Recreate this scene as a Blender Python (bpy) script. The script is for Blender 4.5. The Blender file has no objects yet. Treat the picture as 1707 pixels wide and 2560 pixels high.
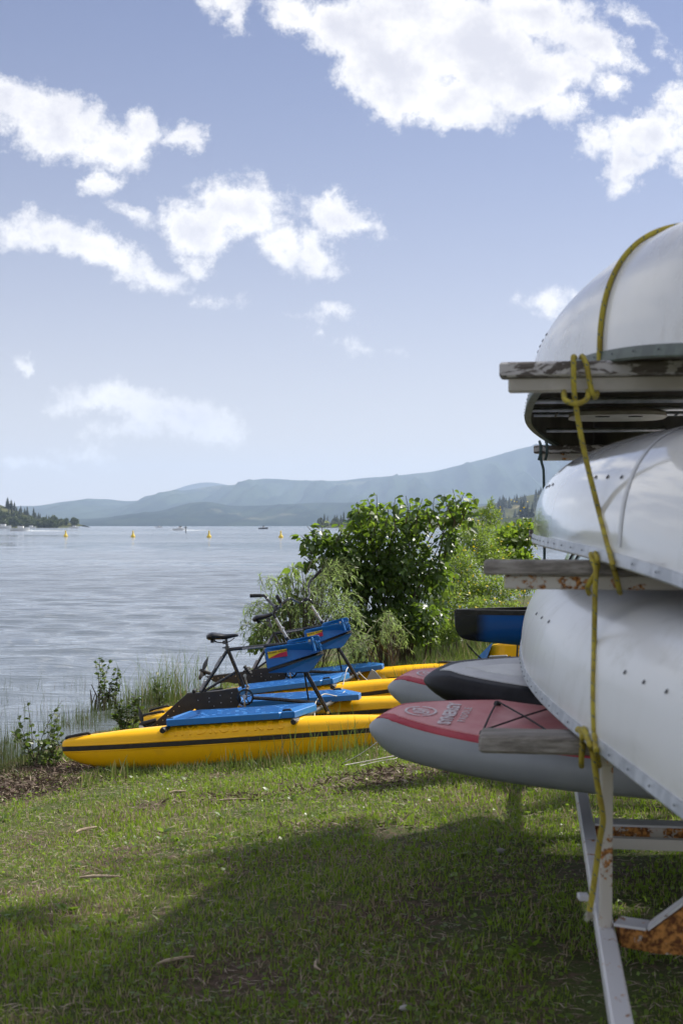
import bpy, math, random
import numpy as np
from mathutils import Vector, Matrix, Quaternion

random.seed(7)
rng = np.random.default_rng(11)
SC = bpy.context.scene
COL = SC.collection
F = 2560 * 50.0 / 36.0
HZ = 1314.0
EYE = 1.65

# ------------------------------------------------------------------ camera
cd = bpy.data.cameras.new("camera")
cam = bpy.data.objects.new("camera", cd); COL.objects.link(cam)
cam.location = (0, 0, EYE); cam.rotation_euler = (math.radians(90), 0, 0)
cd.sensor_fit = 'VERTICAL'; cd.sensor_height = 36; cd.sensor_width = 24; cd.lens = 50
cd.shift_y = (HZ - 1280) / 2560.0
cd.clip_start = 0.1; cd.clip_end = 60000
cd.dof.use_dof = True; cd.dof.focus_distance = 12.5; cd.dof.aperture_fstop = 5.6
SC.camera = cam

# ------------------------------------------------------------------ light
SUN_EL = math.radians(46); SUN_AZ = math.radians(52)      # azimuth to the right of the view axis
sdir = Vector((math.sin(SUN_AZ) * math.cos(SUN_EL), math.cos(SUN_AZ) * math.cos(SUN_EL), math.sin(SUN_EL)))
sl = bpy.data.lights.new("sun", 'SUN'); sl.energy = 4.8; sl.angle = math.radians(1.2); sl.color = (1.0, 0.95, 0.86)
sun = bpy.data.objects.new("sun", sl); COL.objects.link(sun)
sun.rotation_euler = sdir.to_track_quat('Z', 'Y').to_euler()
sun.location = (20, 20, 30)
SC.view_settings.view_transform = 'Standard'
SC.view_settings.look = 'None'
SC.view_settings.gamma = 1.0
SC.view_settings.use_curve_mapping = False
SC.view_settings.exposure = 0.57
try:
    SC.cycles.use_denoising = True
    SC.cycles.denoiser = 'OPENIMAGEDENOISE'
    SC.cycles.denoising_prefilter = 'ACCURATE'
    SC.cycles.max_bounces = 8
    SC.cycles.transparent_max_bounces = 12
    SC.cycles.volume_bounces = 1
    SC.cycles.sample_clamp_indirect = 6
except Exception:
    pass

class NT:
    """tiny helper for node trees"""
    def __init__(s, tree): s.t = tree; s.n = tree.nodes; s.l = tree.links
    def add(s, typ, **kw):
        n = s.n.new(typ)
        for k, v in kw.items(): setattr(n, k, v)
        return n
    def link(s, a, b): s.l.new(a, b)
    def put(s, sock, v):
        if hasattr(v, 'default_value') or isinstance(v, bpy.types.NodeSocket): s.l.new(v, sock)
        else: sock.default_value = v
    def m(s, op, a, b=0.0, c=None, clamp=False):
        n = s.add('ShaderNodeMath', operation=op); n.use_clamp = clamp
        s.put(n.inputs[0], a); s.put(n.inputs[1], b)
        if c is not None: s.put(n.inputs[2], c)
        return n.outputs[0]
    def vm(s, op, a, b=None, scale=None):
        n = s.add('ShaderNodeVectorMath', operation=op)
        s.put(n.inputs[0], a)
        if b is not None: s.put(n.inputs[1], b)
        if scale is not None: s.put(n.inputs['Scale'], scale)
        return n
    def noise(s, vec, scale, detail=4, rough=0.55, dist=0.0):
        n = s.add('ShaderNodeTexNoise'); n.inputs['Scale'].default_value = scale
        n.inputs['Detail'].default_value = detail; n.inputs['Roughness'].default_value = rough
        n.inputs['Distortion'].default_value = dist
        if vec is not None: s.l.new(vec, n.inputs['Vector'])
        return n
    def ramp(s, fac, a, b):
        n = s.add('ShaderNodeMapRange'); n.interpolation_type = 'SMOOTHSTEP'
        s.put(n.inputs[0], fac); n.inputs[1].default_value = a; n.inputs[2].default_value = b
        return n.outputs[0]
    def mix(s, fac, a, b):
        n = s.add('ShaderNodeMix', data_type='RGBA')
        s.put(n.inputs[0], fac)
        for i, v in ((6, a), (7, b)):
            if isinstance(v, bpy.types.NodeSocket): s.l.new(v, n.inputs[i])
            else: n.inputs[i].default_value = (v[0], v[1], v[2], 1)
        return n.outputs[2]

# ------------------------------------------------------------------ world: Nishita sky with real-direction cumulus
W = bpy.data.worlds.new("World"); SC.world = W; W.use_nodes = True
W.node_tree.nodes.clear(); w = NT(W.node_tree)
sky = w.add('ShaderNodeTexSky', sky_type='NISHITA'); sky.sun_disc = False
sky.sun_elevation = SUN_EL; sky.sun_rotation = SUN_AZ
sky.air_density = 1.0; sky.dust_density = 0.8; sky.ozone_density = 3.0; sky.altitude = 400
SKY_STR = 0.068
tc = w.add('ShaderNodeTexCoord')
sep = w.add('ShaderNodeSeparateXYZ'); w.link(tc.outputs['Generated'], sep.inputs[0])
X, Y, Z = sep.outputs
ysafe = w.m('MAXIMUM', Y, 0.05)
U = w.m('DIVIDE', X, ysafe); V = w.m('DIVIDE', Z, ysafe)
cmb = w.add('ShaderNodeCombineXYZ'); w.link(U, cmb.inputs[0]); w.link(V, cmb.inputs[1])
uv = cmb.outputs[0]
nw = w.noise(uv, 17.0, 9, 0.68)
warp = w.vm('SUBTRACT', nw.outputs['Color'], (0.5, 0.5, 0.5))
warp = w.vm('MULTIPLY', warp.outputs[0], (0.075, 0.048, 0.0))
uvw = w.vm('ADD', uv, warp.outputs[0]).outputs[0]
BL = [  # cx, cy, rx, ry, rot(deg)  in a 1568-wide view of the sky
 (20,235,110,62,12),(130,300,150,80,14),(255,335,105,58,16),(228,405,48,46,0),(-60,230,120,85,0),(330,300,40,35,0),
 (425,312,44,38,20),(110,540,115,48,10),(235,580,140,54,14),(335,615,90,34,16),(295,492,36,14,28),(50,505,50,22,0),
 (460,520,95,72,10),(560,475,110,66,20),(610,440,80,34,28),(640,545,70,50,25),(465,600,30,38,60),(655,468,34,12,35),
 (715,570,65,50,0),(775,505,62,44,20),(835,528,52,24,22),(750,595,50,26,0),(760,470,26,24,0),
 (780,70,160,70,25),(900,160,190,110,30),(1010,235,180,64,8),(1075,110,230,120,20),(1230,175,150,84,-10),(1355,95,120,56,24),
 (1385,200,52,38,0),(690,30,90,48,20),(1220,20,150,60,0),(1290,240,60,34,20),(960,40,200,90,0),(1440,130,50,30,20),
 (1500,300,110,64,-10),(1580,245,80,66,0),(1455,370,58,62,0),(1452,435,40,26,0),(1400,320,60,44,0),(1600,360,70,60,0),
 (1470,50,56,20,35),(1540,110,56,18,40),(505,10,62,28,10),(545,52,30,36,0),
 (270,925,150,38,8),(390,955,125,44,6),(160,915,66,20,-10),(300,990,110,20,6),(455,985,90,20,4),(115,928,22,10,0),
 (1258,700,66,34,0),(1322,690,30,18,20),(510,693,50,13,0),(438,690,15,7,0),(768,724,38,16,12),(708,736,36,11,15),
 (820,799,22,12,10),(728,780,10,7,0),(40,840,22,20,30),(75,1060,60,10,8),(192,1040,30,12,10),(880,803,14,5,0),
]
K = 1707.0 / 1568.0
acc = None
for cx, cy, rx, ry, rot in BL:
    rx, ry = rx * .93, ry * .93
    u0 = (cx * K - 853.5) / F; v0 = (HZ - cy * K) / F
    a = w.vm('SUBTRACT', uvw, (u0, v0, 0)).outputs[0]
    if rot:
        r = w.add('ShaderNodeVectorRotate', rotation_type='Z_AXIS'); w.link(a, r.inputs['Vector'])
        r.inputs['Angle'].default_value = math.radians(rot); a = r.outputs[0]
    a = w.vm('MULTIPLY', a, (F / (rx * K), F / (ry * K), 0)).outputs[0]
    ln = w.vm('LENGTH', a).outputs['Value']
    ln = w.m('ADD', w.m('MULTIPLY', w.m('SUBTRACT', ln, 1.0), min(rx, ry) / 45.0), 0.0)   # signed distance, in units of 45 px
    acc = ln if acc is None else w.m('SMOOTH_MIN', acc, ln, 0.25)
ne = w.noise(uv, 30.0, 12, 0.72)
ne2 = w.noise(uv, 11.0, 5, 0.6)
edge = w.m('ADD', w.m('MULTIPLY', w.m('SUBTRACT', ne.outputs['Fac'], 0.5), 2.6), w.m('MULTIPLY', w.m('SUBTRACT', ne2.outputs['Fac'], 0.5), 1.2))
dens = w.m('ADD', w.m('MULTIPLY', acc, -1.0), edge)
cl1 = w.m('POWER', w.ramp(dens, -0.28, 0.62), 1.0)
front = w.ramp(Y, 0.1, 0.25)
cl1 = w.m('MULTIPLY', cl1, front)
# the rest of the sky: the same kind of scattered cumulus
zs = w.m('ADD', w.m('MAXIMUM', Z, 0.0), 0.12)
c2 = w.add('ShaderNodeCombineXYZ'); w.link(w.m('DIVIDE', X, zs), c2.inputs[0]); w.link(w.m('DIVIDE', Y, zs), c2.inputs[1])
ng = w.noise(c2.outputs[0], 1.3, 8, 0.6)
cl2 = w.ramp(ng.outputs['Fac'], 0.46, 0.58)
inx = w.ramp(w.m('ABSOLUTE', U), 0.25, 0.36)
iny = w.ramp(V, 0.39, 0.52)
out = w.m('MAXIMUM', w.m('MAXIMUM', inx, iny), w.m('SUBTRACT', 1.0, front))
out = w.m('MULTIPLY', out, w.ramp(Z, 0.02, 0.1))
cl = w.m('MAXIMUM', cl1, w.m('MULTIPLY', cl2, out))
shade = w.noise(uv, 22.0, 6, 0.55)
sh = w.ramp(w.m('ADD', w.m('MULTIPLY', dens, 0.30), w.m('MULTIPLY', shade.outputs['Fac'], 1.1)), 0.45, 1.15)
ccol = w.mix(sh, (0.80 / SKY_STR, 0.785 / SKY_STR, 0.77 / SKY_STR), (0.53 / SKY_STR, 0.53 / SKY_STR, 0.58 / SKY_STR))
# thin veil: lightly desaturate the blue
vf = w.m('ADD', 0.03, w.m('MULTIPLY', 0.92, w.m('POWER', 2.718, w.m('MULTIPLY', w.m('MAXIMUM', Z, 0.0), -6.3))))
skyc = w.vm('MULTIPLY', sky.outputs[0], (0.56, 0.625, 0.86)).outputs[0]
veil = w.mix(vf, skyc, (0.68 / SKY_STR, 0.62 / SKY_STR, 0.555 / SKY_STR))
col = w.mix(cl, veil, ccol)
bg = w.add('ShaderNodeBackground'); w.link(col, bg.inputs[0]); bg.inputs[1].default_value = SKY_STR
wo = w.add('ShaderNodeOutputWorld'); w.link(bg.outputs[0], wo.inputs[0])

# ------------------------------------------------------------------ helpers
def P(px, py, D):
    return Vector(((px - 853.5) / F * D, D, EYE + (HZ - py) / F * D))

def tag(o, label=None, cat=None, group=None, kind=None):
    if label: o['label'] = label
    if cat: o['category'] = cat
    if group: o['group'] = group
    if kind: o['kind'] = kind
    return o

def empty(name, loc, label=None, cat=None, group=None):
    o = bpy.data.objects.new(name, None); COL.objects.link(o); o.location = loc
    o.empty_display_size = 0.2
    return tag(o, label, cat, group)

def wloc(o):
    v = Vector((0, 0, 0))
    while o is not None: v = v + Vector(o.location); o = o.parent
    return v

class MB:
    def __init__(s): s.v = []; s.f = []; s.mi = []; s.cur = 0
    def face(s, idx): s.f.append(idx); s.mi.append(s.cur)
    def add(s, vs, fs):
        b = len(s.v); s.v.extend([Vector(p) for p in vs])
        for f in fs: s.face([b + i for i in f])
    def box(s, c, size, R=None, bev=0.0):
        c = Vector(c); hx, hy, hz = size[0] / 2, size[1] / 2, size[2] / 2
        if bev <= 0:
            vs = [Vector((x, y, z)) for x in (-hx, hx) for y in (-hy, hy) for z in (-hz, hz)]
            fs = [(0, 1, 3, 2), (4, 6, 7, 5), (0, 4, 5, 1), (2, 3, 7, 6), (0, 2, 6, 4), (1, 5, 7, 3)]
        else:
            # chamfered box: ring profile lofted
            b = min(bev, hx * .9, hy * .9, hz * .9)
            rings = []
            for z, o in ((-hz, b), (-hz + b, 0), (hz - b, 0), (hz, b)):
                x1, y1 = hx - o, hy - o
                rings.append([(-x1, -y1 + b, z), (-x1 + b, -y1, z), (x1 - b, -y1, z), (x1, -y1 + b, z), (x1, y1 - b, z), (x1 - b, y1, z), (-x1 + b, y1, z), (-x1, y1 - b, z)])
            vs = [Vector(p) for r in rings for p in r]; fs = []
            for k in range(3):
                for i in range(8):
                    j = (i + 1) % 8; fs.append((k * 8 + i, k * 8 + j, (k + 1) * 8 + j, (k + 1) * 8 + i))
            fs.append(tuple(range(7, -1, -1))); fs.append(tuple(range(24, 32)))
        if R is not None: vs = [R @ p for p in vs]
        s.add([p + c for p in vs], fs)
    def bar(s, a, b, wy, wz, up=(0, 0, 1), bev=0.0):
        a, b = Vector(a), Vector(b); x = (b - a); L = x.length; x.normalize()
        y = Vector(up).cross(x).normalized(); z = x.cross(y)
        R = Matrix((x, y, z)).transposed()
        s.box((a + b) / 2, (L, wy, wz), R, bev)
    def tube(s, pts, r, n=10, cap=True, smooth=0):
        pts = [Vector(p) for p in pts]
        if smooth: pts = catmull(pts, smooth)
        rs = r if isinstance(r, (list, tuple)) else [r] * len(pts)
        if len(rs) != len(pts): rs = list(np.interp(np.linspace(0, 1, len(pts)), np.linspace(0, 1, len(rs)), rs))
        b = len(s.v); t0 = (pts[1] - pts[0]).normalized()
        nrm = t0.orthogonal().normalized()
        for i, p in enumerate(pts):
            t = (pts[min(i + 1, len(pts) - 1)] - pts[max(i - 1, 0)]).normalized()
            nrm = (nrm - t * nrm.dot(t)).normalized(); bn = t.cross(nrm)
            for k in range(n):
                a = 2 * math.pi * k / n
                s.v.append(p + (nrm * math.cos(a) + bn * math.sin(a)) * rs[i])
        for i in range(len(pts) - 1):
            for k in range(n):
                j = (k + 1) % n
                s.face([b + i * n + k, b + i * n + j, b + (i + 1) * n + j, b + (i + 1) * n + k])
        if cap:
            s.face([b + k for k in range(n - 1, -1, -1)])
            e = b + (len(pts) - 1) * n; s.face([e + k for k in range(n)])
    def loft(s, rings, closed=True, cap=True):
        n = len(rings[0]); b = len(s.v)
        for r in rings: s.v.extend([Vector(p) for p in r])
        for i in range(len(rings) - 1):
            for k in range(n if closed else n - 1):
                j = (k + 1) % n
                s.face([b + i * n + k, b + i * n + j, b + (i + 1) * n + j, b + (i + 1) * n + k])
        if cap and closed:
            s.face([b + k for k in range(n - 1, -1, -1)]); e = b + (len(rings) - 1) * n
            s.face([e + k for k in range(n)])
    def prism(s, poly, d):
        """poly: list of Vectors (planar-ish), extruded by vector d, centred"""
        d = Vector(d) / 2; n = len(poly)
        s.loft([[Vector(p) - d for p in poly], [Vector(p) + d for p in poly]])
    def disc(s, c, axis, r, t, n=20):
        axis = Vector(axis).normalized(); s.tube([Vector(c) - axis * t / 2, Vector(c) + axis * t / 2], r, n)
    def build(s, name, mats, parent=None, smooth=False, bevel=0.0, sub=0, kind=None, label=None, solid=0.0, origin=None):
        off = wloc(parent) if parent is not None else Vector((0, 0, 0))
        o0 = Vector(origin) if origin is not None else (off if parent is not None else Vector((0, 0, 0)))
        me = bpy.data.meshes.new(name)
        me.from_pydata([tuple(p - o0) for p in s.v], [], s.f)
        if not isinstance(mats, (list, tuple)): mats = [mats]
        for m_ in mats: me.materials.append(m_)
        if len(mats) > 1: me.polygons.foreach_set('material_index', s.mi)
        fixn(me)
        o = bpy.data.objects.new(name, me); COL.objects.link(o)
        if parent is not None: o.parent = parent
        o.location = o0 - off if parent is not None else o0
        if smooth: shade(me, smooth if isinstance(smooth, (int, float)) and smooth is not True else 40)
        if bevel:
            b = o.modifiers.new('bevel', 'BEVEL'); b.width = bevel; b.segments = 2; b.limit_method = 'ANGLE'; b.angle_limit = math.radians(35)
        if sub:
            b = o.modifiers.new('sub', 'SUBSURF'); b.levels = sub; b.render_levels = sub
        return tag(o, label, None, None, kind)

def fixn(me):
    import bmesh
    bm = bmesh.new(); bm.from_mesh(me); bmesh.ops.recalc_face_normals(bm, faces=bm.faces); bm.to_mesh(me); bm.free()

def shade(me, ang=40):
    me.polygons.foreach_set('use_smooth', [True] * len(me.polygons))
    try: me.set_sharp_from_angle(angle=math.radians(ang))
    except Exception: pass

def catmull(pts, k):
    out = []; n = len(pts)
    for i in range(n - 1):
        p0, p1, p2, p3 = pts[max(i - 1, 0)], pts[i], pts[i + 1], pts[min(i + 2, n - 1)]
        for j in range(k):
            t = j / k
            out.append(0.5 * ((2 * p1) + (-p0 + p2) * t + (2 * p0 - 5 * p1 + 4 * p2 - p3) * t * t + (-p0 + 3 * p1 - 3 * p2 + p3) * t ** 3))
    out.append(pts[-1]); return out

def copy_tree(o, parent=None):
    c = o.copy(); COL.objects.link(c)
    if parent is not None:
        c.parent = parent; c.matrix_parent_inverse = o.matrix_parent_inverse.copy()
    m_ = {o.name: c}
    for ch in list(KIDS.get(o.name, [])):
        m_.update(copy_tree(ch, c))
    return m_
KIDS = {}
def kids_index():
    KIDS.clear()
    for o in bpy.data.objects:
        if o.parent: KIDS.setdefault(o.parent.name, []).append(o)

# fast numpy mesh of many small pieces
def np_mesh(name, verts, faces, mat, parent=None, rnd=None, kind=None, smooth=False):
    """faces: (m,3) or (m,4) int array"""
    me = bpy.data.meshes.new(name)
    off = wloc(parent) if parent is not None else Vector((0, 0, 0))
    verts = np.asarray(verts, dtype=np.float32) - np.array(off, dtype=np.float32)
    k = faces.shape[1]
    me.vertices.add(len(verts)); me.vertices.foreach_set('co', verts.ravel())
    me.loops.add(faces.size); me.loops.foreach_set('vertex_index', faces.astype(np.int32).ravel())
    me.polygons.add(len(faces))
    me.polygons.foreach_set('loop_start', np.arange(0, faces.size, k, dtype=np.int32))
    me.update(calc_edges=True)
    if smooth: me.polygons.foreach_set('use_smooth', np.ones(len(faces), dtype=bool))
    if rnd is not None:
        at = me.attributes.new('rnd', 'FLOAT', 'POINT'); at.data.foreach_set('value', np.asarray(rnd, dtype=np.float32))
    for m_ in (mat if isinstance(mat, (list, tuple)) else [mat]): me.materials.append(m_)
    o = bpy.data.objects.new(name, me); COL.objects.link(o)
    if parent is not None: o.parent = parent
    return tag(o, kind=kind)

def scatter(tv, tf, pos, R, sc):
    """template verts (k,3), faces (m,j), positions (n,3), rotations (n,3,3), scale (n,) or (n,3)"""
    sc = np.asarray(sc)
    if sc.ndim == 1: sc = sc[:, None] * np.ones(3)
    v = tv[None] * sc[:, None, :]
    v = np.einsum('nij,nkj->nki', R, v) + pos[:, None, :]
    n = len(pos); k = len(tv)
    f = tf[None] + (np.arange(n) * k)[:, None, None]
    return v.reshape(-1, 3), f.reshape(-1, tf.shape[1])

def rot_from(dirs, roll):
    """matrices whose x axis is dirs, rolled about it"""
    x = dirs / np.linalg.norm(dirs, axis=1, keepdims=True)
    up = np.tile(np.array([0, 0, 1.0]), (len(x), 1)); bad = np.abs(x[:, 2]) > 0.95; up[bad] = (1, 0, 0)
    y = np.cross(up, x); y /= np.linalg.norm(y, axis=1, keepdims=True); z = np.cross(x, y)
    c, s_ = np.cos(roll)[:, None], np.sin(roll)[:, None]
    y2 = y * c + z * s_; z2 = -y * s_ + z * c
    return np.stack([x, y2, z2], axis=2)

# ------------------------------------------------------------------ materials
def mat(name, c1, c2=None, scale=8.0, rough=0.5, bump=0.0, metallic=0.0, coat=0.0, lo=0.4, hi=0.6, spec=0.5, rough2=None, stretch=None, detail=6, bscale=None, bdist=0.01):
    m_ = bpy.data.materials.new(name); m_.use_nodes = True; t = NT(m_.node_tree); bs = t.n['Principled BSDF']
    tc = t.add('ShaderNodeTexCoord'); vec = tc.outputs['Object']
    if stretch:
        vec = t.vm('MULTIPLY', vec, stretch).outputs[0]
    n = t.noise(vec, scale, detail, 0.6)
    if c2 is not None:
        fac = t.ramp(n.outputs['Fac'], lo, hi)
        t.link(t.mix(fac, c1, c2), bs.inputs['Base Color'])
        if rough2 is not None:
            mr = t.add('ShaderNodeMapRange'); t.link(fac, mr.inputs[0]); mr.inputs[3].default_value = rough; mr.inputs[4].default_value = rough2
            t.link(mr.outputs[0], bs.inputs['Roughness'])
    else: bs.inputs['Base Color'].default_value = (*c1, 1)
    if rough2 is None or c2 is None: bs.inputs['Roughness'].default_value = rough
    bs.inputs['Metallic'].default_value = metallic
    bs.inputs['Coat Weight'].default_value = coat; bs.inputs['Coat Roughness'].default_value = 0.08
    bs.inputs['Specular IOR Level'].default_value = spec
    if bump:
        nb = t.noise(vec, bscale or scale * 3, 5, 0.6)
        b = t.add('ShaderNodeBump'); b.inputs['Strength'].default_value = bump; b.inputs['Distance'].default_value = bdist
        t.link(nb.outputs['Fac'], b.inputs['Height']); t.link(b.outputs[0], bs.inputs['Normal'])
    return m_

def leafmat(name, ca, cb, trans, rough=0.45, tfac=0.45, cc=None, spec=0.5, wmul=None):
    """two-sided foliage: colour from the per-leaf 'rnd' attribute and slow world noise"""
    m_ = bpy.data.materials.new(name); m_.use_nodes = True; t = NT(m_.node_tree); bs = t.n['Principled BSDF']
    at = t.add('ShaderNodeAttribute', attribute_name='rnd')
    geo = t.add('ShaderNodeNewGeometry')
    n = t.noise(geo.outputs['Position'], 1.1, 3, 0.5)
    fac = t.m('ADD', t.m('MULTIPLY', at.outputs['Fac'], 0.7), t.m('MULTIPLY', t.m('SUBTRACT', n.outputs['Fac'], 0.35), 0.9), clamp=True)
    c = t.mix(fac, ca, cb)
    if cc is not None:
        c = t.mix(t.ramp(at.outputs['Fac'], 0.80, 0.86), c, cc)
    t.link(c, bs.inputs['Base Color']); bs.inputs['Roughness'].default_value = rough
    bs.inputs['Specular IOR Level'].default_value = spec
    tr = t.add('ShaderNodeBsdfTranslucent')
    tcol = t.mix(fac, trans, tuple(0.75 * x for x in trans))
    if cc is not None: tcol = t.mix(t.ramp(at.outputs['Fac'], 0.80, 0.86), tcol, cc)
    t.link(tcol, tr.inputs[0])
    mx = t.add('ShaderNodeMixShader'); mx.inputs[0].default_value = tfac
    t.link(bs.outputs[0], mx.inputs[1]); t.link(tr.outputs[0], mx.inputs[2])
    t.link(mx.outputs[0], t.n['Material Output'].inputs['Surface'])
    return m_

M = {}
M['yellow'] = mat('yellow_plastic', (0.92, 0.47, 0.004), (0.80, 0.36, 0.004), 2.5, 0.30, 0.06, lo=0.35, hi=0.75, bscale=60, bdist=0.002)
M['blackstripe'] = mat('black_vinyl', (0.012, 0.011, 0.011), (0.03, 0.026, 0.024), 30, 0.4, rough2=0.65)
M['blackmetal'] = mat('black_painted_tube', (0.008, 0.008, 0.010), (0.02, 0.02, 0.022), 20, 0.22, coat=0.4)
M['blackplate'] = mat('black_plastic_plate', (0.014, 0.013, 0.013), (0.03, 0.028, 0.027), 9, 0.42, 0.05, rough2=0.6)
M['rubber'] = mat('black_rubber', (0.01, 0.01, 0.011), (0.025, 0.025, 0.026), 25, 0.6, 0.2)
M['saddle'] = mat('black_saddle_vinyl', (0.01, 0.01, 0.014), None, 25, 0.3, 0.05)
M['blue'] = mat('blue_plastic', (0.008, 0.15, 0.46), (0.006, 0.12, 0.40), 3, 0.38, 0.10, bscale=90, bdist=0.002)
M['bluedeck'] = mat('blue_deck_plastic', (0.015, 0.15, 0.43), (0.010, 0.11, 0.36), 7, 0.45, 0.25, bscale=50, bdist=0.004, lo=0.35, hi=0.7)
M['alu'] = mat('brushed_aluminium', (0.62, 0.62, 0.63), (0.45, 0.45, 0.46), 40, 0.32, metallic=0.9)
M['greyalu'] = mat('grey_cast_metal', (0.18, 0.18, 0.19), (0.10, 0.10, 0.10), 40, 0.4, metallic=0.7)
M['whitepaint'] = mat('white_gelcoat', (0.74, 0.74, 0.755), (0.66, 0.66, 0.67), 1.3, 0.20, 0.03, lo=0.3, hi=0.8, rough2=0.34, coat=0.25, bscale=5, bdist=0.004)
M['gloss'] = mat('glossy_white_gelcoat', (0.76, 0.76, 0.775), (0.68, 0.68, 0.69), 1.3, 0.10, 0.02, lo=0.3, hi=0.8, rough2=0.16, coat=0.7, bscale=4, bdist=0.004)
M['dull'] = mat('weathered_pale_gelcoat', (0.66, 0.67, 0.66), (0.52, 0.54, 0.52), 1.6, 0.28, 0.04, lo=0.3, hi=0.8, rough2=0.45, coat=0.1, bscale=5, bdist=0.004)
def gelcoat(name, c, grime, rough, coat, amt):
    m_ = bpy.data.materials.new(name); m_.use_nodes = True; t = NT(m_.node_tree); bs = t.n['Principled BSDF']
    o = t.add('ShaderNodeTexCoord').outputs['Object']
    big = t.noise(o, 1.4, 4, 0.6); sm = t.noise(o, 5.5, 8, 0.7, 0.5)
    st = t.noise(t.vm('MULTIPLY', o, (4, 4, .8)).outputs[0], 1.2, 4, 0.6)          # run-off streaks
    sc = t.noise(t.vm('MULTIPLY', o, (1.2, 60, 60)).outputs[0], 3.0, 4, 0.7)        # scratches along the hull
    k = t.m('ADD', t.m('MULTIPLY', t.ramp(sm.outputs['Fac'], .50, .72), .55), t.m('MULTIPLY', t.ramp(st.outputs['Fac'], .50, .80), .30))
    k = t.m('MULTIPLY', t.m('MULTIPLY', k, t.m('ADD', .35, big.outputs['Fac'])), amt)
    s1 = t.ramp(sc.outputs['Fac'], .66, .74)
    col = t.mix(t.m('MINIMUM', k, 1.0), c, grime); col = t.mix(t.m('MULTIPLY', s1, .22 * amt), col, (0.34, 0.34, 0.33))
    t.link(col, bs.inputs['Base Color'])
    r_ = t.m('ADD', rough, t.m('ADD', t.m('MULTIPLY', k, .25), t.m('MULTIPLY', s1, .12))); t.link(r_, bs.inputs['Roughness'])
    bs.inputs['Coat Weight'].default_value = coat; bs.inputs['Coat Roughness'].default_value = 0.06
    b1 = t.noise(o, 2.6, 2, 0.5); bp = t.add('ShaderNodeBump'); bp.inputs['Strength'].default_value = .35; bp.inputs['Distance'].default_value = .012
    t.link(b1.outputs['Fac'], bp.inputs['Height'])
    bp2 = t.add('ShaderNodeBump'); bp2.inputs['Strength'].default_value = .12; bp2.inputs['Distance'].default_value = .0008
    t.link(t.m('SUBTRACT', 1.0, s1), bp2.inputs['Height']); t.link(bp.outputs[0], bp2.inputs['Normal']); t.link(bp2.outputs[0], bs.inputs['Normal'])
    return m_
M['whitepaint'] = gelcoat('white_gelcoat_hull', (0.80, 0.80, 0.81), (0.52, 0.50, 0.47), .24, .2, .8)
M['gloss'] = gelcoat('glossy_gelcoat_hull', (0.82, 0.82, 0.83), (0.60, 0.60, 0.58), .11, .6, .5)
M['dull'] = gelcoat('weathered_gelcoat_hull', (0.76, 0.77, 0.77), (0.50, 0.50, 0.45), .30, .1, .85)
M['yellow'] = gelcoat('yellow_float_plastic', (0.98, 0.52, 0.003), (0.66, 0.32, 0.03), .36, 0.0, .65)
M['yellow'].node_tree.nodes['Principled BSDF'].inputs['Specular IOR Level'].default_value = .35
M['bluedeck'] = gelcoat('blue_deck_worn', (0.014, 0.16, 0.47), (0.08, 0.19, 0.37), .42, 0.0, .9)
M['trim'] = mat('aluminium_gunwale', (0.50, 0.52, 0.55), (0.36, 0.38, 0.41), 14, 0.38, metallic=0.6)
M['greentrim'] = mat('green_grey_gunwale', (0.10, 0.13, 0.11), (0.06, 0.08, 0.07), 14, 0.5)
M['lining'] = mat('canoe_inside_laminate', (0.085, 0.075, 0.062), (0.05, 0.045, 0.04), 3, 0.75, 0.1)
M['seat'] = mat('cream_plastic_seat', (0.55, 0.52, 0.47), (0.46, 0.43, 0.38), 10, 0.5)
M['rivet'] = mat('dark_rivet', (0.05, 0.055, 0.07), None, 5, 0.5, metallic=0.5)
M['greencanoe'] = mat('pale_green_gelcoat', (0.34, 0.46, 0.44), (0.28, 0.38, 0.36), 2, 0.2, coat=0.5)
M['sticker_y'] = mat('sticker_yellow', (0.85, 0.62, 0.01), (0.75, 0.52, 0.01), 20, 0.45)
M['sticker_r'] = mat('sticker_magenta', (0.45, 0.008, 0.06), (0.38, 0.008, 0.05), 20, 0.45)
M['ink'] = mat('black_ink', (0.015, 0.013, 0.012), None, 5, 0.6)
M['whiteink'] = mat('white_print', (0.72, 0.68, 0.70), (0.60, 0.50, 0.53), 60, 0.6)
M['label'] = mat('grey_label', (0.36, 0.36, 0.37), (0.22, 0.22, 0.23), 90, 0.5)
M['redpad'] = mat('faded_red_deck_pad', (0.60, 0.22, 0.23), (0.70, 0.37, 0.38), 5, 0.62, 0.1, lo=0.3, hi=0.75)
M['redrim'] = mat('red_rim_band', (0.36, 0.022, 0.045), (0.42, 0.05, 0.07), 8, 0.6)
M['sup_grey'] = mat('grey_board_rail', (0.29, 0.31, 0.33), (0.24, 0.26, 0.28), 3, 0.45, 0.03, lo=0.3, hi=0.7)
M['sup_black'] = mat('black_board_rail', (0.005, 0.005, 0.008), (0.012, 0.012, 0.016), 8, 0.5, 0.05, spec=.25)
M['sup_pad'] = mat('grey_eva_pad', (0.56, 0.57, 0.59), (0.68, 0.69, 0.71), 7, 0.6, 0.1, lo=0.35, hi=0.7)
M['sup_pad2'] = mat('light_grey_eva_pad', (0.80, 0.81, 0.81), (0.70, 0.71, 0.71), 6, 0.6, 0.1, lo=0.35, hi=0.7)
M['whiteline'] = mat('white_cord', (0.62, 0.60, 0.56), (0.5, 0.47, 0.42), 60, 0.8)
M['greenrope'] = mat('green_cord', (0.06, 0.10, 0.095), (0.03, 0.05, 0.05), 80, 0.8)
M['fray'] = mat('frayed_fibre', (0.5, 0.5, 0.42), (0.4, 0.36, 0.3), 60, 0.8)
M['stem'] = mat('woody_stem', (0.10, 0.075, 0.05), (0.06, 0.045, 0.03), 20, 0.8)
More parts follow.
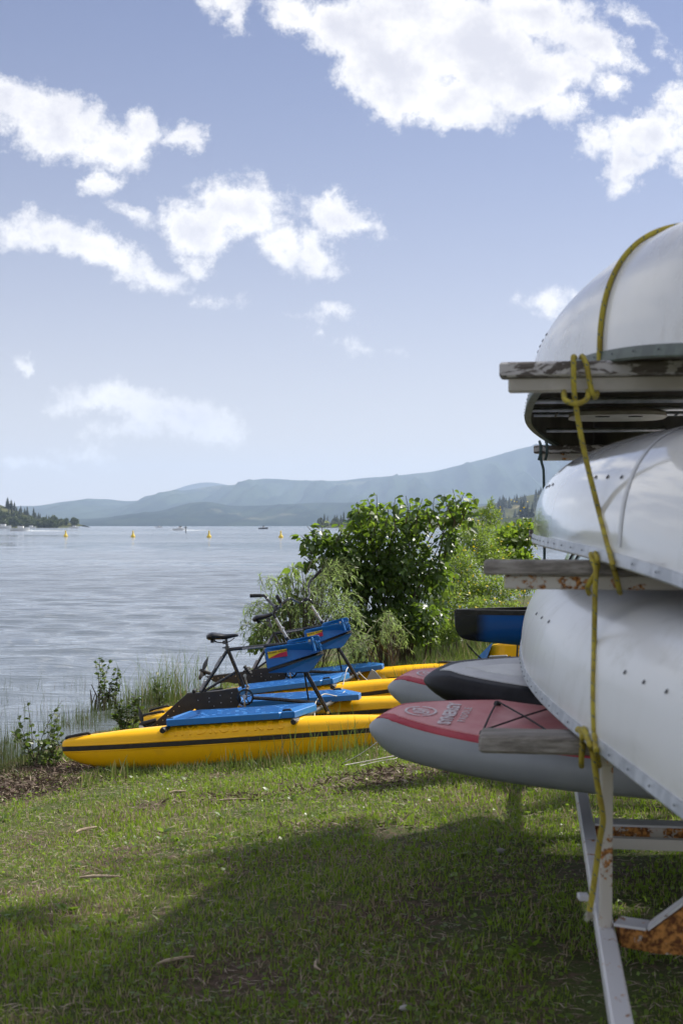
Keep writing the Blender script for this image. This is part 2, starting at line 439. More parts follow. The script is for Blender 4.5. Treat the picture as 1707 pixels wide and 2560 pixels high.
M['stick'] = mat('dry_driftwood', (0.42, 0.34, 0.25), (0.28, 0.21, 0.15), 30, 0.85, 0.3)
M['bark'] = mat('conifer_bark', (0.07, 0.05, 0.04), None, 3, 0.9)
M['stone'] = mat('pale_stone', (0.34, 0.33, 0.31), (0.25, 0.24, 0.23), 9, 0.85, 0.4)
M['buoy'] = mat('yellow_buoy_plastic', (0.85, 0.62, 0.06), (0.78, 0.55, 0.05), 3, 0.4)
M['boatwhite'] = mat('boat_white', (0.8, 0.8, 0.78), (0.7, 0.7, 0.7), 3, 0.3)
M['foam'] = mat('wake_foam', (0.80, 0.83, 0.85), (0.55, 0.62, 0.66), 1.5, 0.7)
M['darkglass'] = mat('dark_glass', (0.03, 0.035, 0.04), None, 3, 0.1)
M['houseroof'] = mat('dark_roof', (0.06, 0.06, 0.065), (0.045, 0.045, 0.05), 3, 0.8)
M['housewall'] = mat('timber_wall', (0.22, 0.18, 0.14), (0.17, 0.14, 0.11), 3, 0.8)

def rope_mat(name, base, base2, tracer):
    m_ = bpy.data.materials.new(name); m_.use_nodes = True; t = NT(m_.node_tree); bs = t.n['Principled BSDF']
    a = t.add('ShaderNodeAttribute', attribute_name='along').outputs['Fac']
    b = t.add('ShaderNodeAttribute', attribute_name='around').outputs['Fac']
    ph = t.m('FRACT', t.m('ADD', t.m('MULTIPLY', a, 22.0), b))
    tr = t.m('MULTIPLY', t.m('LESS_THAN', ph, 0.10), t.m('LESS_THAN', t.m('FRACT', t.m('MULTIPLY', a, 95.0)), 0.6))
    geo = t.add('ShaderNodeTexCoord'); n = t.noise(geo.outputs['Object'], 25, 4)
    c = t.mix(t.ramp(n.outputs['Fac'], 0.35, 0.65), base, base2)
    t.link(t.mix(tr, c, tracer), bs.inputs['Base Color']); bs.inputs['Roughness'].default_value = 0.75
    # braid relief
    h1 = t.m('SINE', t.m('MULTIPLY', t.m('ADD', t.m('MULTIPLY', a, 90.0), t.m('MULTIPLY', b, 4.0)), 6.2832))
    h2 = t.m('SINE', t.m('MULTIPLY', t.m('SUBTRACT', t.m('MULTIPLY', a, 90.0), t.m('MULTIPLY', b, 4.0)), 6.2832))
    bp = t.add('ShaderNodeBump'); bp.inputs['Strength'].default_value = 0.6; bp.inputs['Distance'].default_value = 0.0015
    t.link(t.m('MULTIPLY', h1, h2), bp.inputs['Height']); t.link(bp.outputs[0], bs.inputs['Normal'])
    return m_
M['rope'] = rope_mat('yellow_braided_rope', (0.47, 0.39, 0.045), (0.34, 0.26, 0.035), (0.04, 0.10, 0.13))

def wood_mat(name, a, b, flake=None):
    m_ = bpy.data.materials.new(name); m_.use_nodes = True; t = NT(m_.node_tree); bs = t.n['Principled BSDF']
    tc = t.add('ShaderNodeTexCoord'); st = t.vm('MULTIPLY', tc.outputs['Object'], (1.6, 22.0, 22.0)).outputs[0]
    g = t.noise(st, 3.0, 8, 0.7); c = t.mix(t.ramp(g.outputs['Fac'], 0.35, 0.68), a, b)
    if flake:
        fl = t.noise(t.vm('MULTIPLY', tc.outputs['Object'], (9, 30, 26)).outputs[0], 1.0, 6, 0.65, 0.6)
        f2 = t.noise(tc.outputs['Object'], 3.0, 2, 0.5)
        k = t.ramp(t.m('ADD', fl.outputs['Fac'], t.m('MULTIPLY', t.m('SUBTRACT', f2.outputs['Fac'], 0.5), 0.45)), 0.50, 0.545)
        c = t.mix(k, c, flake)
    t.link(c, bs.inputs['Base Color']); bs.inputs['Roughness'].default_value = 0.85
    bp = t.add('ShaderNodeBump'); bp.inputs['Strength'].default_value = 0.6; bp.inputs['Distance'].default_value = 0.004
    t.link(g.outputs['Fac'], bp.inputs['Height']); t.link(bp.outputs[0], bs.inputs['Normal'])
    return m_
M['wood'] = wood_mat('weathered_grey_timber', (0.15, 0.135, 0.12), (0.36, 0.335, 0.31))
M['woodflake'] = wood_mat('timber_with_flaking_white_paint', (0.085, 0.07, 0.06), (0.17, 0.15, 0.14), (0.52, 0.50, 0.50))

def rust_mat(name, paint, amount, fine=1.0):
    m_ = bpy.data.materials.new(name); m_.use_nodes = True; t = NT(m_.node_tree); bs = t.n['Principled BSDF']
    tc = t.add('ShaderNodeTexCoord'); o = tc.outputs['Object']
    n1 = t.noise(o, 26 * fine, 8, 0.72); n2 = t.noise(o, 5 * fine, 3, 0.5); n3 = t.noise(o, 60 * fine, 5, 0.6)
    v = t.m('ADD', n1.outputs['Fac'], t.m('MULTIPLY', t.m('SUBTRACT', n2.outputs['Fac'], 0.5), 0.7))
    k = t.ramp(v, 0.66 - amount, 0.70 - amount)
    rust = t.mix(t.ramp(n3.outputs['Fac'], 0.36, 0.62), (0.11, 0.038, 0.012), (0.56, 0.25, 0.065))
    t.link(t.mix(k, paint, rust), bs.inputs['Base Color'])
    mr = t.add('ShaderNodeMapRange'); t.link(k, mr.inputs[0]); mr.inputs[3].default_value = 0.42; mr.inputs[4].default_value = 0.9
    t.link(mr.outputs[0], bs.inputs['Roughness'])
    bp = t.add('ShaderNodeBump'); bp.inputs['Strength'].default_value = 0.5; bp.inputs['Distance'].default_value = 0.003
    t.link(t.m('MULTIPLY', k, n3.outputs['Fac']), bp.inputs['Height']); t.link(bp.outputs[0], bs.inputs['Normal'])
    return m_
M['steel'] = rust_mat('white_painted_steel', (0.60, 0.60, 0.62), 0.02)
M['steel2'] = rust_mat('white_steel_with_rust_spots', (0.56, 0.53, 0.48), 0.045, 1.6)
M['rusty'] = rust_mat('flaking_rusty_steel', (0.55, 0.50, 0.45), 0.30, 1.0)

M['poplar'] = leafmat('poplar_leaf', (0.030, 0.066, 0.020), (0.078, 0.128, 0.030), (0.19, 0.31, 0.03), 0.36, 0.44)
M['fresh'] = leafmat('young_leaf', (0.075, 0.13, 0.022), (0.14, 0.20, 0.035), (0.27, 0.41, 0.04), 0.4, 0.5)
M['willow'] = leafmat('willow_leaf', (0.17, 0.24, 0.09), (0.27, 0.34, 0.14), (0.36, 0.50, 0.14), 0.45, 0.55)
M['weed'] = leafmat('bank_weed_leaf', (0.085, 0.14, 0.03), (0.17, 0.23, 0.05), (0.28, 0.40, 0.05), 0.45, 0.5)
M['flower'] = leafmat('yellow_flower', (0.75, 0.60, 0.02), (0.65, 0.50, 0.02), (0.7, 0.55, 0.02), 0.6, 0.3)
M['olive'] = leafmat('shore_plant_leaf', (0.045, 0.075, 0.02), (0.10, 0.14, 0.035), (0.14, 0.22, 0.03), 0.45, 0.4)
M['grass'] = leafmat('lawn_grass', (0.095, 0.175, 0.010), (0.22, 0.29, 0.03), (0.30, 0.46, 0.03), 0.45, 0.42, cc=(0.34, 0.28, 0.17), spec=0.4)
M['reed'] = leafmat('reed_stem', (0.055, 0.075, 0.028), (0.12, 0.14, 0.05), (0.12, 0.17, 0.04), 0.5, 0.3, cc=(0.20, 0.16, 0.10))
M['tallgrass'] = leafmat('tall_grass', (0.08, 0.13, 0.03), (0.15, 0.20, 0.06), (0.2, 0.28, 0.05), 0.45, 0.4, cc=(0.32, 0.26, 0.15))
M['conifer'] = leafmat('conifer_foliage', (0.030, 0.050, 0.022), (0.050, 0.070, 0.028), (0.04, 0.06, 0.02), 0.7, 0.15)
M['broad'] = leafmat('far_broadleaf', (0.075, 0.10, 0.03), (0.12, 0.15, 0.045), (0.1, 0.14, 0.03), 0.7, 0.2)
M['litter'] = leafmat('dry_litter', (0.10, 0.065, 0.045), (0.17, 0.12, 0.085), (0.1, 0.07, 0.05), 0.8, 0.1, cc=(0.34, 0.28, 0.21))

# ------------------------------------------------------------------ terrain
WATER = -0.49
SH = np.array([(-60, -70), (0, -14), (5, -9.0), (9, -5.4), (12, -3.25), (13.5, -2.75), (16, -2.35), (19, -1.75), (23, -0.9), (28, 0.4), (45, 6), (100, 24), (400, 110), (1500, 420)], dtype=float)
def shore(y): return np.interp(y, SH[:, 0], SH[:, 1])
def zg(x, y):
    x = np.asarray(x, float); y = np.asarray(y, float)
    s = shore(y); sl = np.gradient(shore(np.array([0, 12, 20.]))) if False else 0
    dx = x - s
    slope = (shore(y + 0.5) - shore(y - 0.5))
    d = dx / np.sqrt(1 + slope ** 2)
    t = np.clip(d / 6.2, 0, 1); z = WATER + 0.49 * (t * t * (3 - 2 * t)) * 1.0
    z = np.where(d < 0, WATER + np.clip(d, -8, 0) * 0.13, z + 0.012)
    z = z + np.clip((y - 14) / 14, 0, 1) * np.clip((d - 2) / 5, 0, 1) * 0.12
    z = z + 0.012 * np.sin(x * 2.3 + y * 1.1) + 0.01 * np.sin(x * 5.1 - y * 3.7) * np.clip(d, 0, 1)
    return z
def zgs(x, y): return float(zg(x, y))

def grid_mesh(name, xs, ys, zf, m_, kind='structure', smooth=True):
    XX, YY = np.meshgrid(xs, ys); ZZ = zf(XX, YY)
    v = np.stack([XX, YY, ZZ], -1).reshape(-1, 3); nx, ny = len(xs), len(ys)
    i = np.arange((ny - 1) * (nx - 1)); r = i // (nx - 1); c = i % (nx - 1); a = r * nx + c
    f = np.stack([a, a + 1, a + nx + 1, a + nx], 1)
    return np_mesh(name, v, f, m_, kind=kind, smooth=smooth)

def ground_mat():
    m_ = bpy.data.materials.new('turf_soil'); m_.use_nodes = True; t = NT(m_.node_tree); bs = t.n['Principled BSDF']
    pos = t.add('ShaderNodeNewGeometry').outputs['Position']
    a = t.noise(pos, 1.3, 5, 0.6); b = t.noise(pos, 26, 6, 0.7); c = t.noise(pos, 110, 4, 0.7)
    soil = t.mix(t.ramp(b.outputs['Fac'], 0.35, 0.65), (0.045, 0.030, 0.020), (0.12, 0.085, 0.060))
    gr = t.mix(t.ramp(c.outputs['Fac'], 0.35, 0.65), (0.035, 0.055, 0.010), (0.085, 0.105, 0.026))
    col = t.mix(t.ramp(t.m('ADD', t.m('MULTIPLY', a.outputs['Fac'], 0.5), t.m('MULTIPLY', b.outputs['Fac'], 0.5)), 0.46, 0.58), gr, soil)
    t.link(col, bs.inputs['Base Color']); bs.inputs['Roughness'].default_value = 0.95; bs.inputs['Specular IOR Level'].default_value = 0.2
    bp = t.add('ShaderNodeBump'); bp.inputs['Strength'].default_value = 0.8; bp.inputs['Distance'].default_value = 0.02
    t.link(b.outputs['Fac'], bp.inputs['Height']); t.link(bp.outputs[0], bs.inputs['Normal'])
    return m_
xs = np.concatenate([np.linspace(-500, -14, 14), np.linspace(-12, 8, 130), np.linspace(9, 60, 22), np.linspace(75, 900, 16)])
ys = np.concatenate([np.linspace(-40, 2, 10), np.linspace(2.3, 32, 170), np.geomspace(34, 1600, 34)])
ground = grid_mesh('ground', xs, ys, zg, ground_mat())

def water_mat():
    m_ = bpy.data.materials.new('lake_water'); m_.use_nodes = True; t = NT(m_.node_tree); bs = t.n['Principled BSDF']
    pos = t.add('ShaderNodeNewGeometry').outputs['Position']
    bs.inputs['Base Color'].default_value = (0.14, 0.165, 0.19, 1)
    bs.inputs['Roughness'].default_value = 0.12; bs.inputs['IOR'].default_value = 1.33
    w1 = t.noise(t.vm('MULTIPLY', pos, (0.55, 1.9, 1)).outputs[0], 2.2, 5, 0.6, 0.4)
    w2 = t.noise(t.vm('MULTIPLY', pos, (0.16, 0.75, 1)).outputs[0], 1.0, 4, 0.55, 0.3)
    w3 = t.noise(t.vm('MULTIPLY', pos, (0.05, 0.16, 1)).outputs[0], 1.0, 3, 0.5)
    h = t.m('ADD', t.m('MULTIPLY', w1.outputs['Fac'], 0.20), t.m('MULTIPLY', w2.outputs['Fac'], 0.36))
    h = t.m('ADD', h, t.m('MULTIPLY', w3.outputs['Fac'], 1.1))
    w4 = t.noise(t.vm('MULTIPLY', pos, (0.012, 0.05, 1)).outputs[0], 1.0, 4, 0.6, 0.5); h = t.m('ADD', h, t.m('MULTIPLY', w4.outputs['Fac'], 2.2))
    mr = t.add('ShaderNodeMapRange'); t.link(t.noise(t.vm('MULTIPLY', pos, (0.01, 0.035, 1)).outputs[0], 1.0, 5, 0.6).outputs['Fac'], mr.inputs[0]); mr.inputs[1].default_value = .35; mr.inputs[2].default_value = .65; mr.inputs[3].default_value = .02; mr.inputs[4].default_value = .16; t.link(mr.outputs[0], bs.inputs['Roughness'])
    bp = t.add('ShaderNodeBump'); bp.inputs['Strength'].default_value = 1.0; bp.inputs['Distance'].default_value = 0.32
    t.link(h, bp.inputs['Height']); t.link(bp.outputs[0], bs.inputs['Normal'])
    return m_
def make_water():
    q = np.random.default_rng(64)
    ys = np.concatenate([[-400, -60, -8, 4, 7], np.geomspace(8.5, 300, 740), np.geomspace(330, 16300, 34)])
    us = np.concatenate([[-60, -20, -7, -2.5, -1.2, -.7, -.5, -.4], np.linspace(-.34, .20, 380), [.3, .5, .7, 1.2, 2.5, 7, 20, 60]])
    XX = np.clip(us[None, :] * np.maximum(ys, 8)[:, None], -12500, 12500); YY = np.repeat(ys[:, None], len(us), 1); ZZ = np.zeros_like(XX)
    dy = np.gradient(ys)[:, None]
    for k in range(56):
        lam = 0.22 * (2.4 / 0.22) ** q.uniform(0, 1); th = math.radians(90 + q.normal(-6, 30)); ph = q.uniform(0, 6.28)
        kx, ky = 2 * math.pi / lam * math.cos(th), 2 * math.pi / lam * math.sin(th)
        fade = np.clip(lam / (3.5 * dy) - .5, 0, 1)
        grp = .6 + .4 * np.sin(XX * kx * .11 + YY * ky * .07 + ph * 3)              # wave groups
        ZZ += .0052 * lam * q.uniform(.5, 1.3) * np.sin(XX * kx + YY * ky + ph) * fade * grp
    calm = np.clip((shore(YY) - XX) / 3.0, .25, 1) * (.7 + .5 * vnoise2(XX * .06, YY * .025))
    ZZ = WATER + ZZ * calm * (YY > 8) * (YY < 300) * (us[None, :] >= -.34) * (us[None, :] <= .2)
    v = np.stack([XX, YY, ZZ], -1).reshape(-1, 3); nx, ny = len(us), len(ys)
    i = np.arange((ny - 1) * (nx - 1)); r = i // (nx - 1); c = i % (nx - 1); a = r * nx + c
    return np_mesh('water', v, np.stack([a, a + 1, a + nx + 1, a + nx], 1), water_mat(), kind='structure', smooth=True)
def vnoise2(x, y):
    g = np.random.default_rng(3).uniform(0, 1, (64, 64)); x = x + 20; y = y + 20; xi, yi = np.floor(x).astype(int), np.floor(y).astype(int); fx, fy = x - xi, y - yi; fx, fy = fx * fx * (3 - 2 * fx), fy * fy * (3 - 2 * fy)
    return (g[xi % 64, yi % 64] * (1 - fx) + g[(xi + 1) % 64, yi % 64] * fx) * (1 - fy) + (g[xi % 64, (yi + 1) % 64] * (1 - fx) + g[(xi + 1) % 64, (yi + 1) % 64] * fx) * fy
make_water()

# hills: each ridge is a real ridge with a front slope, at its own distance
def hill_mat(name, a, b, c, scale):
    m_ = bpy.data.materials.new(name); m_.use_nodes = True; t = NT(m_.node_tree); bs = t.n['Principled BSDF']
    pos = t.add('ShaderNodeNewGeometry').outputs['Position']
    n = t.noise(t.vm('MULTIPLY', pos, (1, .4, 1.6)).outputs[0], scale, 8, 0.68); n2 = t.noise(t.vm('MULTIPLY', pos, (1, .5, 3)).outputs[0], scale * 0.3, 5, 0.6)
    col = t.mix(t.ramp(n.outputs['Fac'], 0.4, 0.62), a, b); col = t.mix(t.ramp(n2.outputs['Fac'], 0.60, 0.70), col, c)
    t.link(col, bs.inputs['Base Color']); bs.inputs['Roughness'].default_value = 1.0; bs.inputs['Specular IOR Level'].default_value = 0.0
    return m_
def ridge(name, pts, D, depth, m_, rough=0.03, seed=0, base=WATER - 2, n=260, rows=26):
    r_ = np.random.default_rng(seed)
    px = np.linspace(pts[0][0], pts[-1][0], n)
    py = np.interp(px, [p[0] for p in pts], [p[1] for p in pts])
    # soften and roughen the outline
    k = np.ones(5) / 5; py = np.convolve(np.pad(py, 2, 'edge'), k, 'valid')
    for fr, am in ((0.03, 1.6), (0.09, 0.8), (0.23, 0.45)):
        py = py + am * np.sin(px * fr + r_.uniform(0, 6)) * rough * 30 * 0.5
    H = (HZ - py) / F * D + EYE - base
    X0 = (px - 853.5) / F
    v = []
    ph = r_.uniform(0, 6, 8)
    for j in range(rows):
        t = j / (rows - 3)                       # 0 front foot .. 1 ridge .. beyond: back slope
        if t <= 1:
            y = D - depth * (1 - t); prof = t ** 0.85
        else:
            y = D + depth * (t - 1) * 3; prof = max(0.0, 1 - (t - 1) * 6)
        wob = 1 + 0.16 * math.sin(math.pi * min(t, 1)) * (np.sin(px * 0.035 + ph[0] + t * 4) + 0.6 * np.sin(px * 0.11 + ph[1] - t * 7) + 0.4 * np.sin(px * 0.29 + ph[2] + t * 11))
        v.append(np.stack([X0 * (D if t > 0.999 else D), np.full(n, y), base + np.maximum(H, 0) * prof * (wob if t < 0.999 else 1)], 1))
    v = np.concatenate(v); i = np.arange((rows - 1) * (n - 1)); r = i // (n - 1); c = i % (n - 1); a = r * n + c
    return np_mesh(name, v, np.stack([a, a + 1, a + n + 1, a + n], 1), m_, kind='structure', smooth=True)
HM1 = hill_mat('far_forest', (0.018, 0.030, 0.024), (0.040, 0.058, 0.036), (0.10, 0.11, 0.07), 0.004)
HM2 = hill_mat('mid_forest', (0.010, 0.020, 0.016), (0.026, 0.040, 0.024), (0.11, 0.11, 0.07), 0.008)
HM3 = hill_mat('near_hillside', (0.045, 0.055, 0.028), (0.10, 0.105, 0.05), (0.30, 0.25, 0.15), 0.02)
ridge('mountain', [(-900, 1290), (340, 1262), (400, 1240), (440, 1222), (480, 1210), (510, 1205), (545, 1207), (600, 1220), (760, 1240), (1400, 1235)], 15500, 1800, HM1, 0.006, 3)
ridge('mountain_ridge', [(-1000, 1308), (40, 1309), (92, 1276), (120, 1262), (160, 1253), (210, 1252), (262, 1246), (300, 1252), (350, 1253), (385, 1240), (430, 1232), (500, 1220), (545, 1212), (600, 1214), (645, 1196), (690, 1197), (750, 1201), (850, 1203), (905, 1195), (980, 1190), (1080, 1180), (1150, 1162), (1230, 1142), (1310, 1118), (1400, 1104), (1700, 1112), (2300, 1120), (3200, 1160)], 11000, 3600, HM1, 0.012, 5, n=420)
ridge('forested_hill', [(-800, 1312), (80, 1308), (150, 1296), (230, 1297), (330, 1288), (400, 1278), (450, 1263), (490, 1255), (530, 1254), (565, 1264), (620, 1265), (700, 1262), (800, 1256), (900, 1257), (1000, 1256), (1200, 1260), (1700, 1240), (3000, 1250)], 6800, 1700, HM2, 0.010, 8, n=360)
ridge('right_hillside', [(905, 1316), (1000, 1300), (1080, 1290), (1160, 1278), (1220, 1262), (1270, 1250), (1330, 1236), (1420, 1226), (1700, 1200), (2600, 1190)], 2600, 800, HM3, 0.02, 11, n=200)
ridge('left_headland', [(-700, 1190), (-300, 1215), (-60, 1240), (0, 1262), (40, 1276), (75, 1287), (110, 1301), (160, 1306), (198, 1308), (212, 1315.5)], 1500, 150, HM3, 0.01, 14, n=120)
ridge('far_spit', [(786, 1315.5), (800, 1310), (850, 1306), (920, 1300), (1100, 1296), (1600, 1290)], 1500, 120, HM3, 0.01, 17, n=120)

# closed haze box round everything
hz = MB(); hz.box((0, 7500, 348), (26000, 18000, 702))
hm = bpy.data.materials.new('haze_air'); hm.use_nodes = True; ht = NT(hm.node_tree); ht.n.clear()
pv = ht.add('ShaderNodeVolumePrincipled'); pv.inputs['Color'].default_value = (0.60, 0.75, 1.0, 1); pv.inputs['Density'].default_value = 0.000072
pv.inputs['Anisotropy'].default_value = 0.2
mo = ht.add('ShaderNodeOutputMaterial'); ht.link(pv.outputs[0], mo.inputs['Volume'])
haze = hz.build('haze', hm, kind='stuff')

# ------------------------------------------------------------------ far trees, house, boats, buoys
def conifer_mesh(name, h, r, seed, layers=11):
    q = random.Random(seed); b = MB(); b.cur = 0
    b.tube([(0, 0, 0), (0, 0, h * 0.5), (0, 0, h * 0.97)], [0.022 * h, 0.016 * h, 0.004 * h], 5)
    b.cur = 1
    for i in range(layers):
        t = i / (layers - 1); z = h * (0.12 + 0.82 * t); rr = r * (1 - t) ** 0.75 * q.uniform(0.75, 1.15) + 0.02 * h
        nb = 9; a0 = q.uniform(0, 6)
        for k in range(nb):
            a = a0 + 2 * math.pi * k / nb + q.uniform(-.2, .2); L = rr * q.uniform(0.6, 1.15); dz = h * 0.085 * q.uniform(.7, 1.3)
            c, s_ = math.cos(a), math.sin(a); wv = 0.42 * L + 0.1
            p0 = Vector((0, 0, z + dz)); p1 = Vector((c * L, s_ * L, z - dz * 0.5))
            m1 = Vector((c * L * .55 - s_ * wv, s_ * L * .55 + c * wv, z)); m2 = Vector((c * L * .55 + s_ * wv, s_ * L * .55 - c * wv, z))
            b.add([p0, m1, p1, m2, (p0 + p1) / 2 - Vector((0, 0, dz * 0.9))], [(0, 1, 4), (1, 2, 4), (2, 3, 4), (3, 0, 4), (0, 3, 2), (0, 2, 1)])
    me = bpy.data.meshes.new(name); me.from_pydata([tuple(v) for v in b.v], [], b.f)
    me.materials.append(M['bark']); me.materials.append(M['conifer']); me.polygons.foreach_set('material_index', b.mi)
    return me
def broad_mesh(name, h, r, seed):
    q = np.random.default_rng(seed); n = 520
    d = q.normal(size=(n, 3)); d /= np.linalg.norm(d, axis=1, keepdims=True); d *= q.uniform(0.6, 1, (n, 1))
    lob = 1 + 0.25 * np.sin(d[:, :1] * 5 + seed) * np.cos(d[:, 1:2] * 4)
    p = d * lob * np.array([r, r, h * 0.42]) + np.array([0, 0, h * 0.56])
    tv = np.array([(-.5, -.3, 0), (.5, -.3, 0.1), (.4, .4, 0), (-.4, .4, .15)]) * h * 0.16
    v, f = scatter(tv, np.array([(0, 1, 2, 3)]), p, rot_from(q.normal(size=(n, 3)), q.uniform(0, 6, n)), q.uniform(.6, 1.3, n))
    b = MB(); b.tube([(0, 0, 0), (0, 0, h * 0.5)], [h * 0.03, h * 0.02], 5); b.add(v, f.tolist())
    me = bpy.data.meshes.new(name); me.from_pydata([tuple(x) for x in b.v], [], b.f)
    me.materials.append(M['bark']); me.materials.append(M['broad'])
    mi = [0] * (len(b.f) - len(f)) + [1] * len(f); me.polygons.foreach_set('material_index', mi)
    return me
CON = [conifer_mesh('pine_tree', 10, 2.1 + .3 * i, i + 3) for i in range(3)]
BRO = [broad_mesh('broadleaf_tree', 7, 3.2, i + 2) for i in range(2)]
dg = bpy.context.evaluated_depsgraph_get()
def hill_z(name, x, y):
    o = bpy.data.objects[name]
    hit, loc, *_ = o.ray_cast(Vector((x, y, 500)), Vector((0, 0, -1)))
    return loc.z if hit else None
bpy.context.view_layer.update()
def far_tree(me, name, x, y, z, s, label, group):
    o = bpy.data.objects.new(name, me); COL.objects.link(o); o.location = (x, y, z); o.scale = (s, s, s * random.uniform(.9, 1.15)); o.rotation_euler.z = random.uniform(0, 6)
    tag(o, label, 'tree', group)
def grove(hill, px0, px1, D0, D1, n, mesh, name, s0, s1, label, group, topfn=None):
    for _ in range(n):
        D = random.uniform(D0, D1); px = random.uniform(px0, px1); x = (px - 853.5) / F * D
        z = hill_z(hill, x, D)
        if z is None: continue
        far_tree(random.choice(mesh), name, x, D, z - 0.3, random.uniform(s0, s1), label, group)
grove('left_headland', -70, 125, 1385, 1500, 46, CON, 'pine_tree', 0.6, 1.05, 'dark conifer standing on the wooded left headland across the water', 'conifers on the left headland')
grove('left_headland', -60, 205, 1355, 1450, 74, BRO, 'broadleaf_tree', 0.8, 1.4, 'olive green broadleaf tree low along the left headland shore', 'broadleaf trees on the left headland')
ORD = dict(zip((20, 29, 37, 53, 69, 85, 97, 117), ('first', 'second', 'third', 'fourth', 'fifth', 'sixth', 'seventh', 'eighth')))
for px, s in ((20, 1.25), (29, 1.15), (37, .95), (53, .8), (69, 1.05), (85, .95), (97, .75), (117, .7)):
    x = (px - 853.5) / F * 1497; far_tree(CON[px % 3], 'pine_tree', x, 1497, hill_z('left_headland', x, 1497) - .3, s, ORD[px] + ' skyline conifer on the left headland, counted from the left edge', 'skyline conifers on the left headland')
grove('far_spit', 794, 1000, 1400, 1490, 30, BRO, 'broadleaf_tree', 0.6, 1.0, 'grey green broadleaf tree on the low spit beyond the water', 'broadleaf trees on the far spit')
grove('far_spit', 794, 1010, 1420, 1500, 26, CON, 'pine_tree', 0.7, 1.25, 'dark conifer on the low spit beyond the water', 'conifers on the far spit')
grove('right_hillside', 1220, 1420, 2000, 2590, 120, CON, 'pine_tree', 0.9, 1.7, 'dark conifer on the dry hillside beyond the bushes', 'conifers on the right hillside')
for px, s in ((1303, 2.4), (1309, 2.2), (1318, 2.0), (1330, 1.9)):
    x = (px - 853.5) / F * 1600; far_tree(CON[px % 3], 'pine_tree', x, 1600, 8, s, {1303: 'leftmost', 1309: 'second from left', 1318: 'third from left', 1330: 'rightmost'}[px] + ' of four tall conifers below the dry hillside', 'conifer clump below the right hillside')

# house on the spit
hx = P(885, 1300, 1460)
hb = empty('house', (hx.x, hx.y, hx.z - 3), 'small dark roofed house among the conifers on the far spit', 'house')
b = MB(); b.box((hx.x, hx.y, hx.z - 1), (13, 8, 4)); b.build('wall', M['housewall'], hb)
b = MB(); b.loft([[(hx.x - 7, hx.y - 5, hx.z + 1), (hx.x - 7, hx.y + 5, hx.z + 1), (hx.x - 6, hx.y, hx.z + 4.6)], [(hx.x + 7, hx.y - 5, hx.z + 1), (hx.x + 7, hx.y + 5, hx.z + 1), (hx.x + 6, hx.y, hx.z + 4.6)]]); b.build('roof', M['houseroof'], hb)
for i in (-1, 0, 1):
    b = MB(); b.box((hx.x + i * 4, hx.y - 4.03, hx.z - 0.9), (2.2, 0.1, 1.6)); b.build('window', M['darkglass'], hb)

# buoys
def water_at(px, D): return Vector(((px - 853.5) / F * D, D, WATER))
BU = [(165, 270, 'yellow marker buoy nearest the left headland'), (333, 262, 'yellow marker buoy second from the left headland'),
      (523, 256, 'yellow marker buoy out in the middle of the lake'), (702, 250, 'yellow marker buoy just left of the leafy bush')]
b0 = None
for px, D, lab in BU:
    p = water_at(px, D)
    if b0 is None:
        b0 = empty('marker_buoy', p, lab, 'buoy', 'yellow buoys strung across the lake')
        prof = [(0.0, -0.2), (0.36, -0.15), (0.42, 0.12), (0.36, 0.32), (0.20, 0.5), (0.15, 0.75), (0.1, 0.9)]
        b = MB(); b.loft([[p + Vector((r * math.cos(a), r * math.sin(a), z)) for a in np.linspace(0, 2 * math.pi, 14, endpoint=False)] for r, z in [(max(r, .02), z) for r, z in prof]]); b.build('float', M['buoy'], b0, smooth=60)
        b = MB(); b.box(p + Vector((0, 0, 1.05)), (0.26, 0.26, 0.32), bev=0.06); b.build('topmark', M['buoy'], b0)
        kids_index()
    else:
        m_ = copy_tree(b0); c = m_[b0.name]; c.location = p; c['label'] = lab
p = water_at(465, 420); mk = MB(); mk.tube([p - Vector((0, 0, .5)), p + Vector((0, 0, 1.9))], .16, 8); mk.disc(p + Vector((0, 0, 1.6)), (0, 0, 1), .34, .5, 10)
tag(mk.build('channel_marker', M['sup_grey']), 'small grey post marker standing in the lake between two yellow buoys', 'marker')

def boat(px, D, L, label, wake=0.0, col='boatwhite'):
    p = water_at(px, D); e = empty('motorboat', p, label, 'boat', 'boats far out on the lake')
    rings = []
    for t in np.linspace(0, 1, 9):
        hw = L * 0.16 * (1 - (2 * max(t - .5, 0)) ** 2.2) + 0.02; zt = L * (0.13 + 0.05 * t); x = L * (t - .5)
        rings.append([p + Vector((x, -hw, zt)), p + Vector((x, -hw * .7, -.1)), p + Vector((x, hw * .7, -.1)), p + Vector((x, hw, zt))])
    b = MB(); b.loft(rings); b.build('hull', M[col], e)
    b = MB(); b.box(p + Vector((L * .02, 0, L * .2)), (L * .3, L * .2, L * .13), bev=.1); b.build('cabin', M['boatwhite'], e)
    b = MB(); b.box(p + Vector((L * .05, 0, L * .285)), (L * .2, L * .19, L * .05)); b.build('windscreen', M['darkglass'], e)
    if wake:
        vs = []; q = random.Random(int(px))
        b = MB()
        for i in range(70):
            t = i / 69; x = -L * .4 + wake * t if wake > 0 else L * .4 + wake * t
            for s_ in (-1, 1):
                w_ = 0.3 + abs(wake) * .05 * t
                c = p + Vector((x + q.uniform(-1, 1), s_ * w_ * q.uniform(.4, 1.2), 0.02))
                h = (0.30 * (1 - t) + .06) * q.uniform(.5, 1.2)
                b.add([c + Vector((-1.1, -.5, 0)), c + Vector((1.1, -.5, 0)), c + Vector((1.1, .5, 0)), c + Vector((-1.1, .5, 0)), c + Vector((0, 0, h))], [(0, 1, 4), (1, 2, 4), (2, 3, 4), (3, 0, 4)])
        o = b.build('wake_foam', M['foam'], kind='stuff'); tag(o, 'white foam wake trailing the speedboat near the left headland' if px < 200 else 'white foam wake of the boat in mid lake')
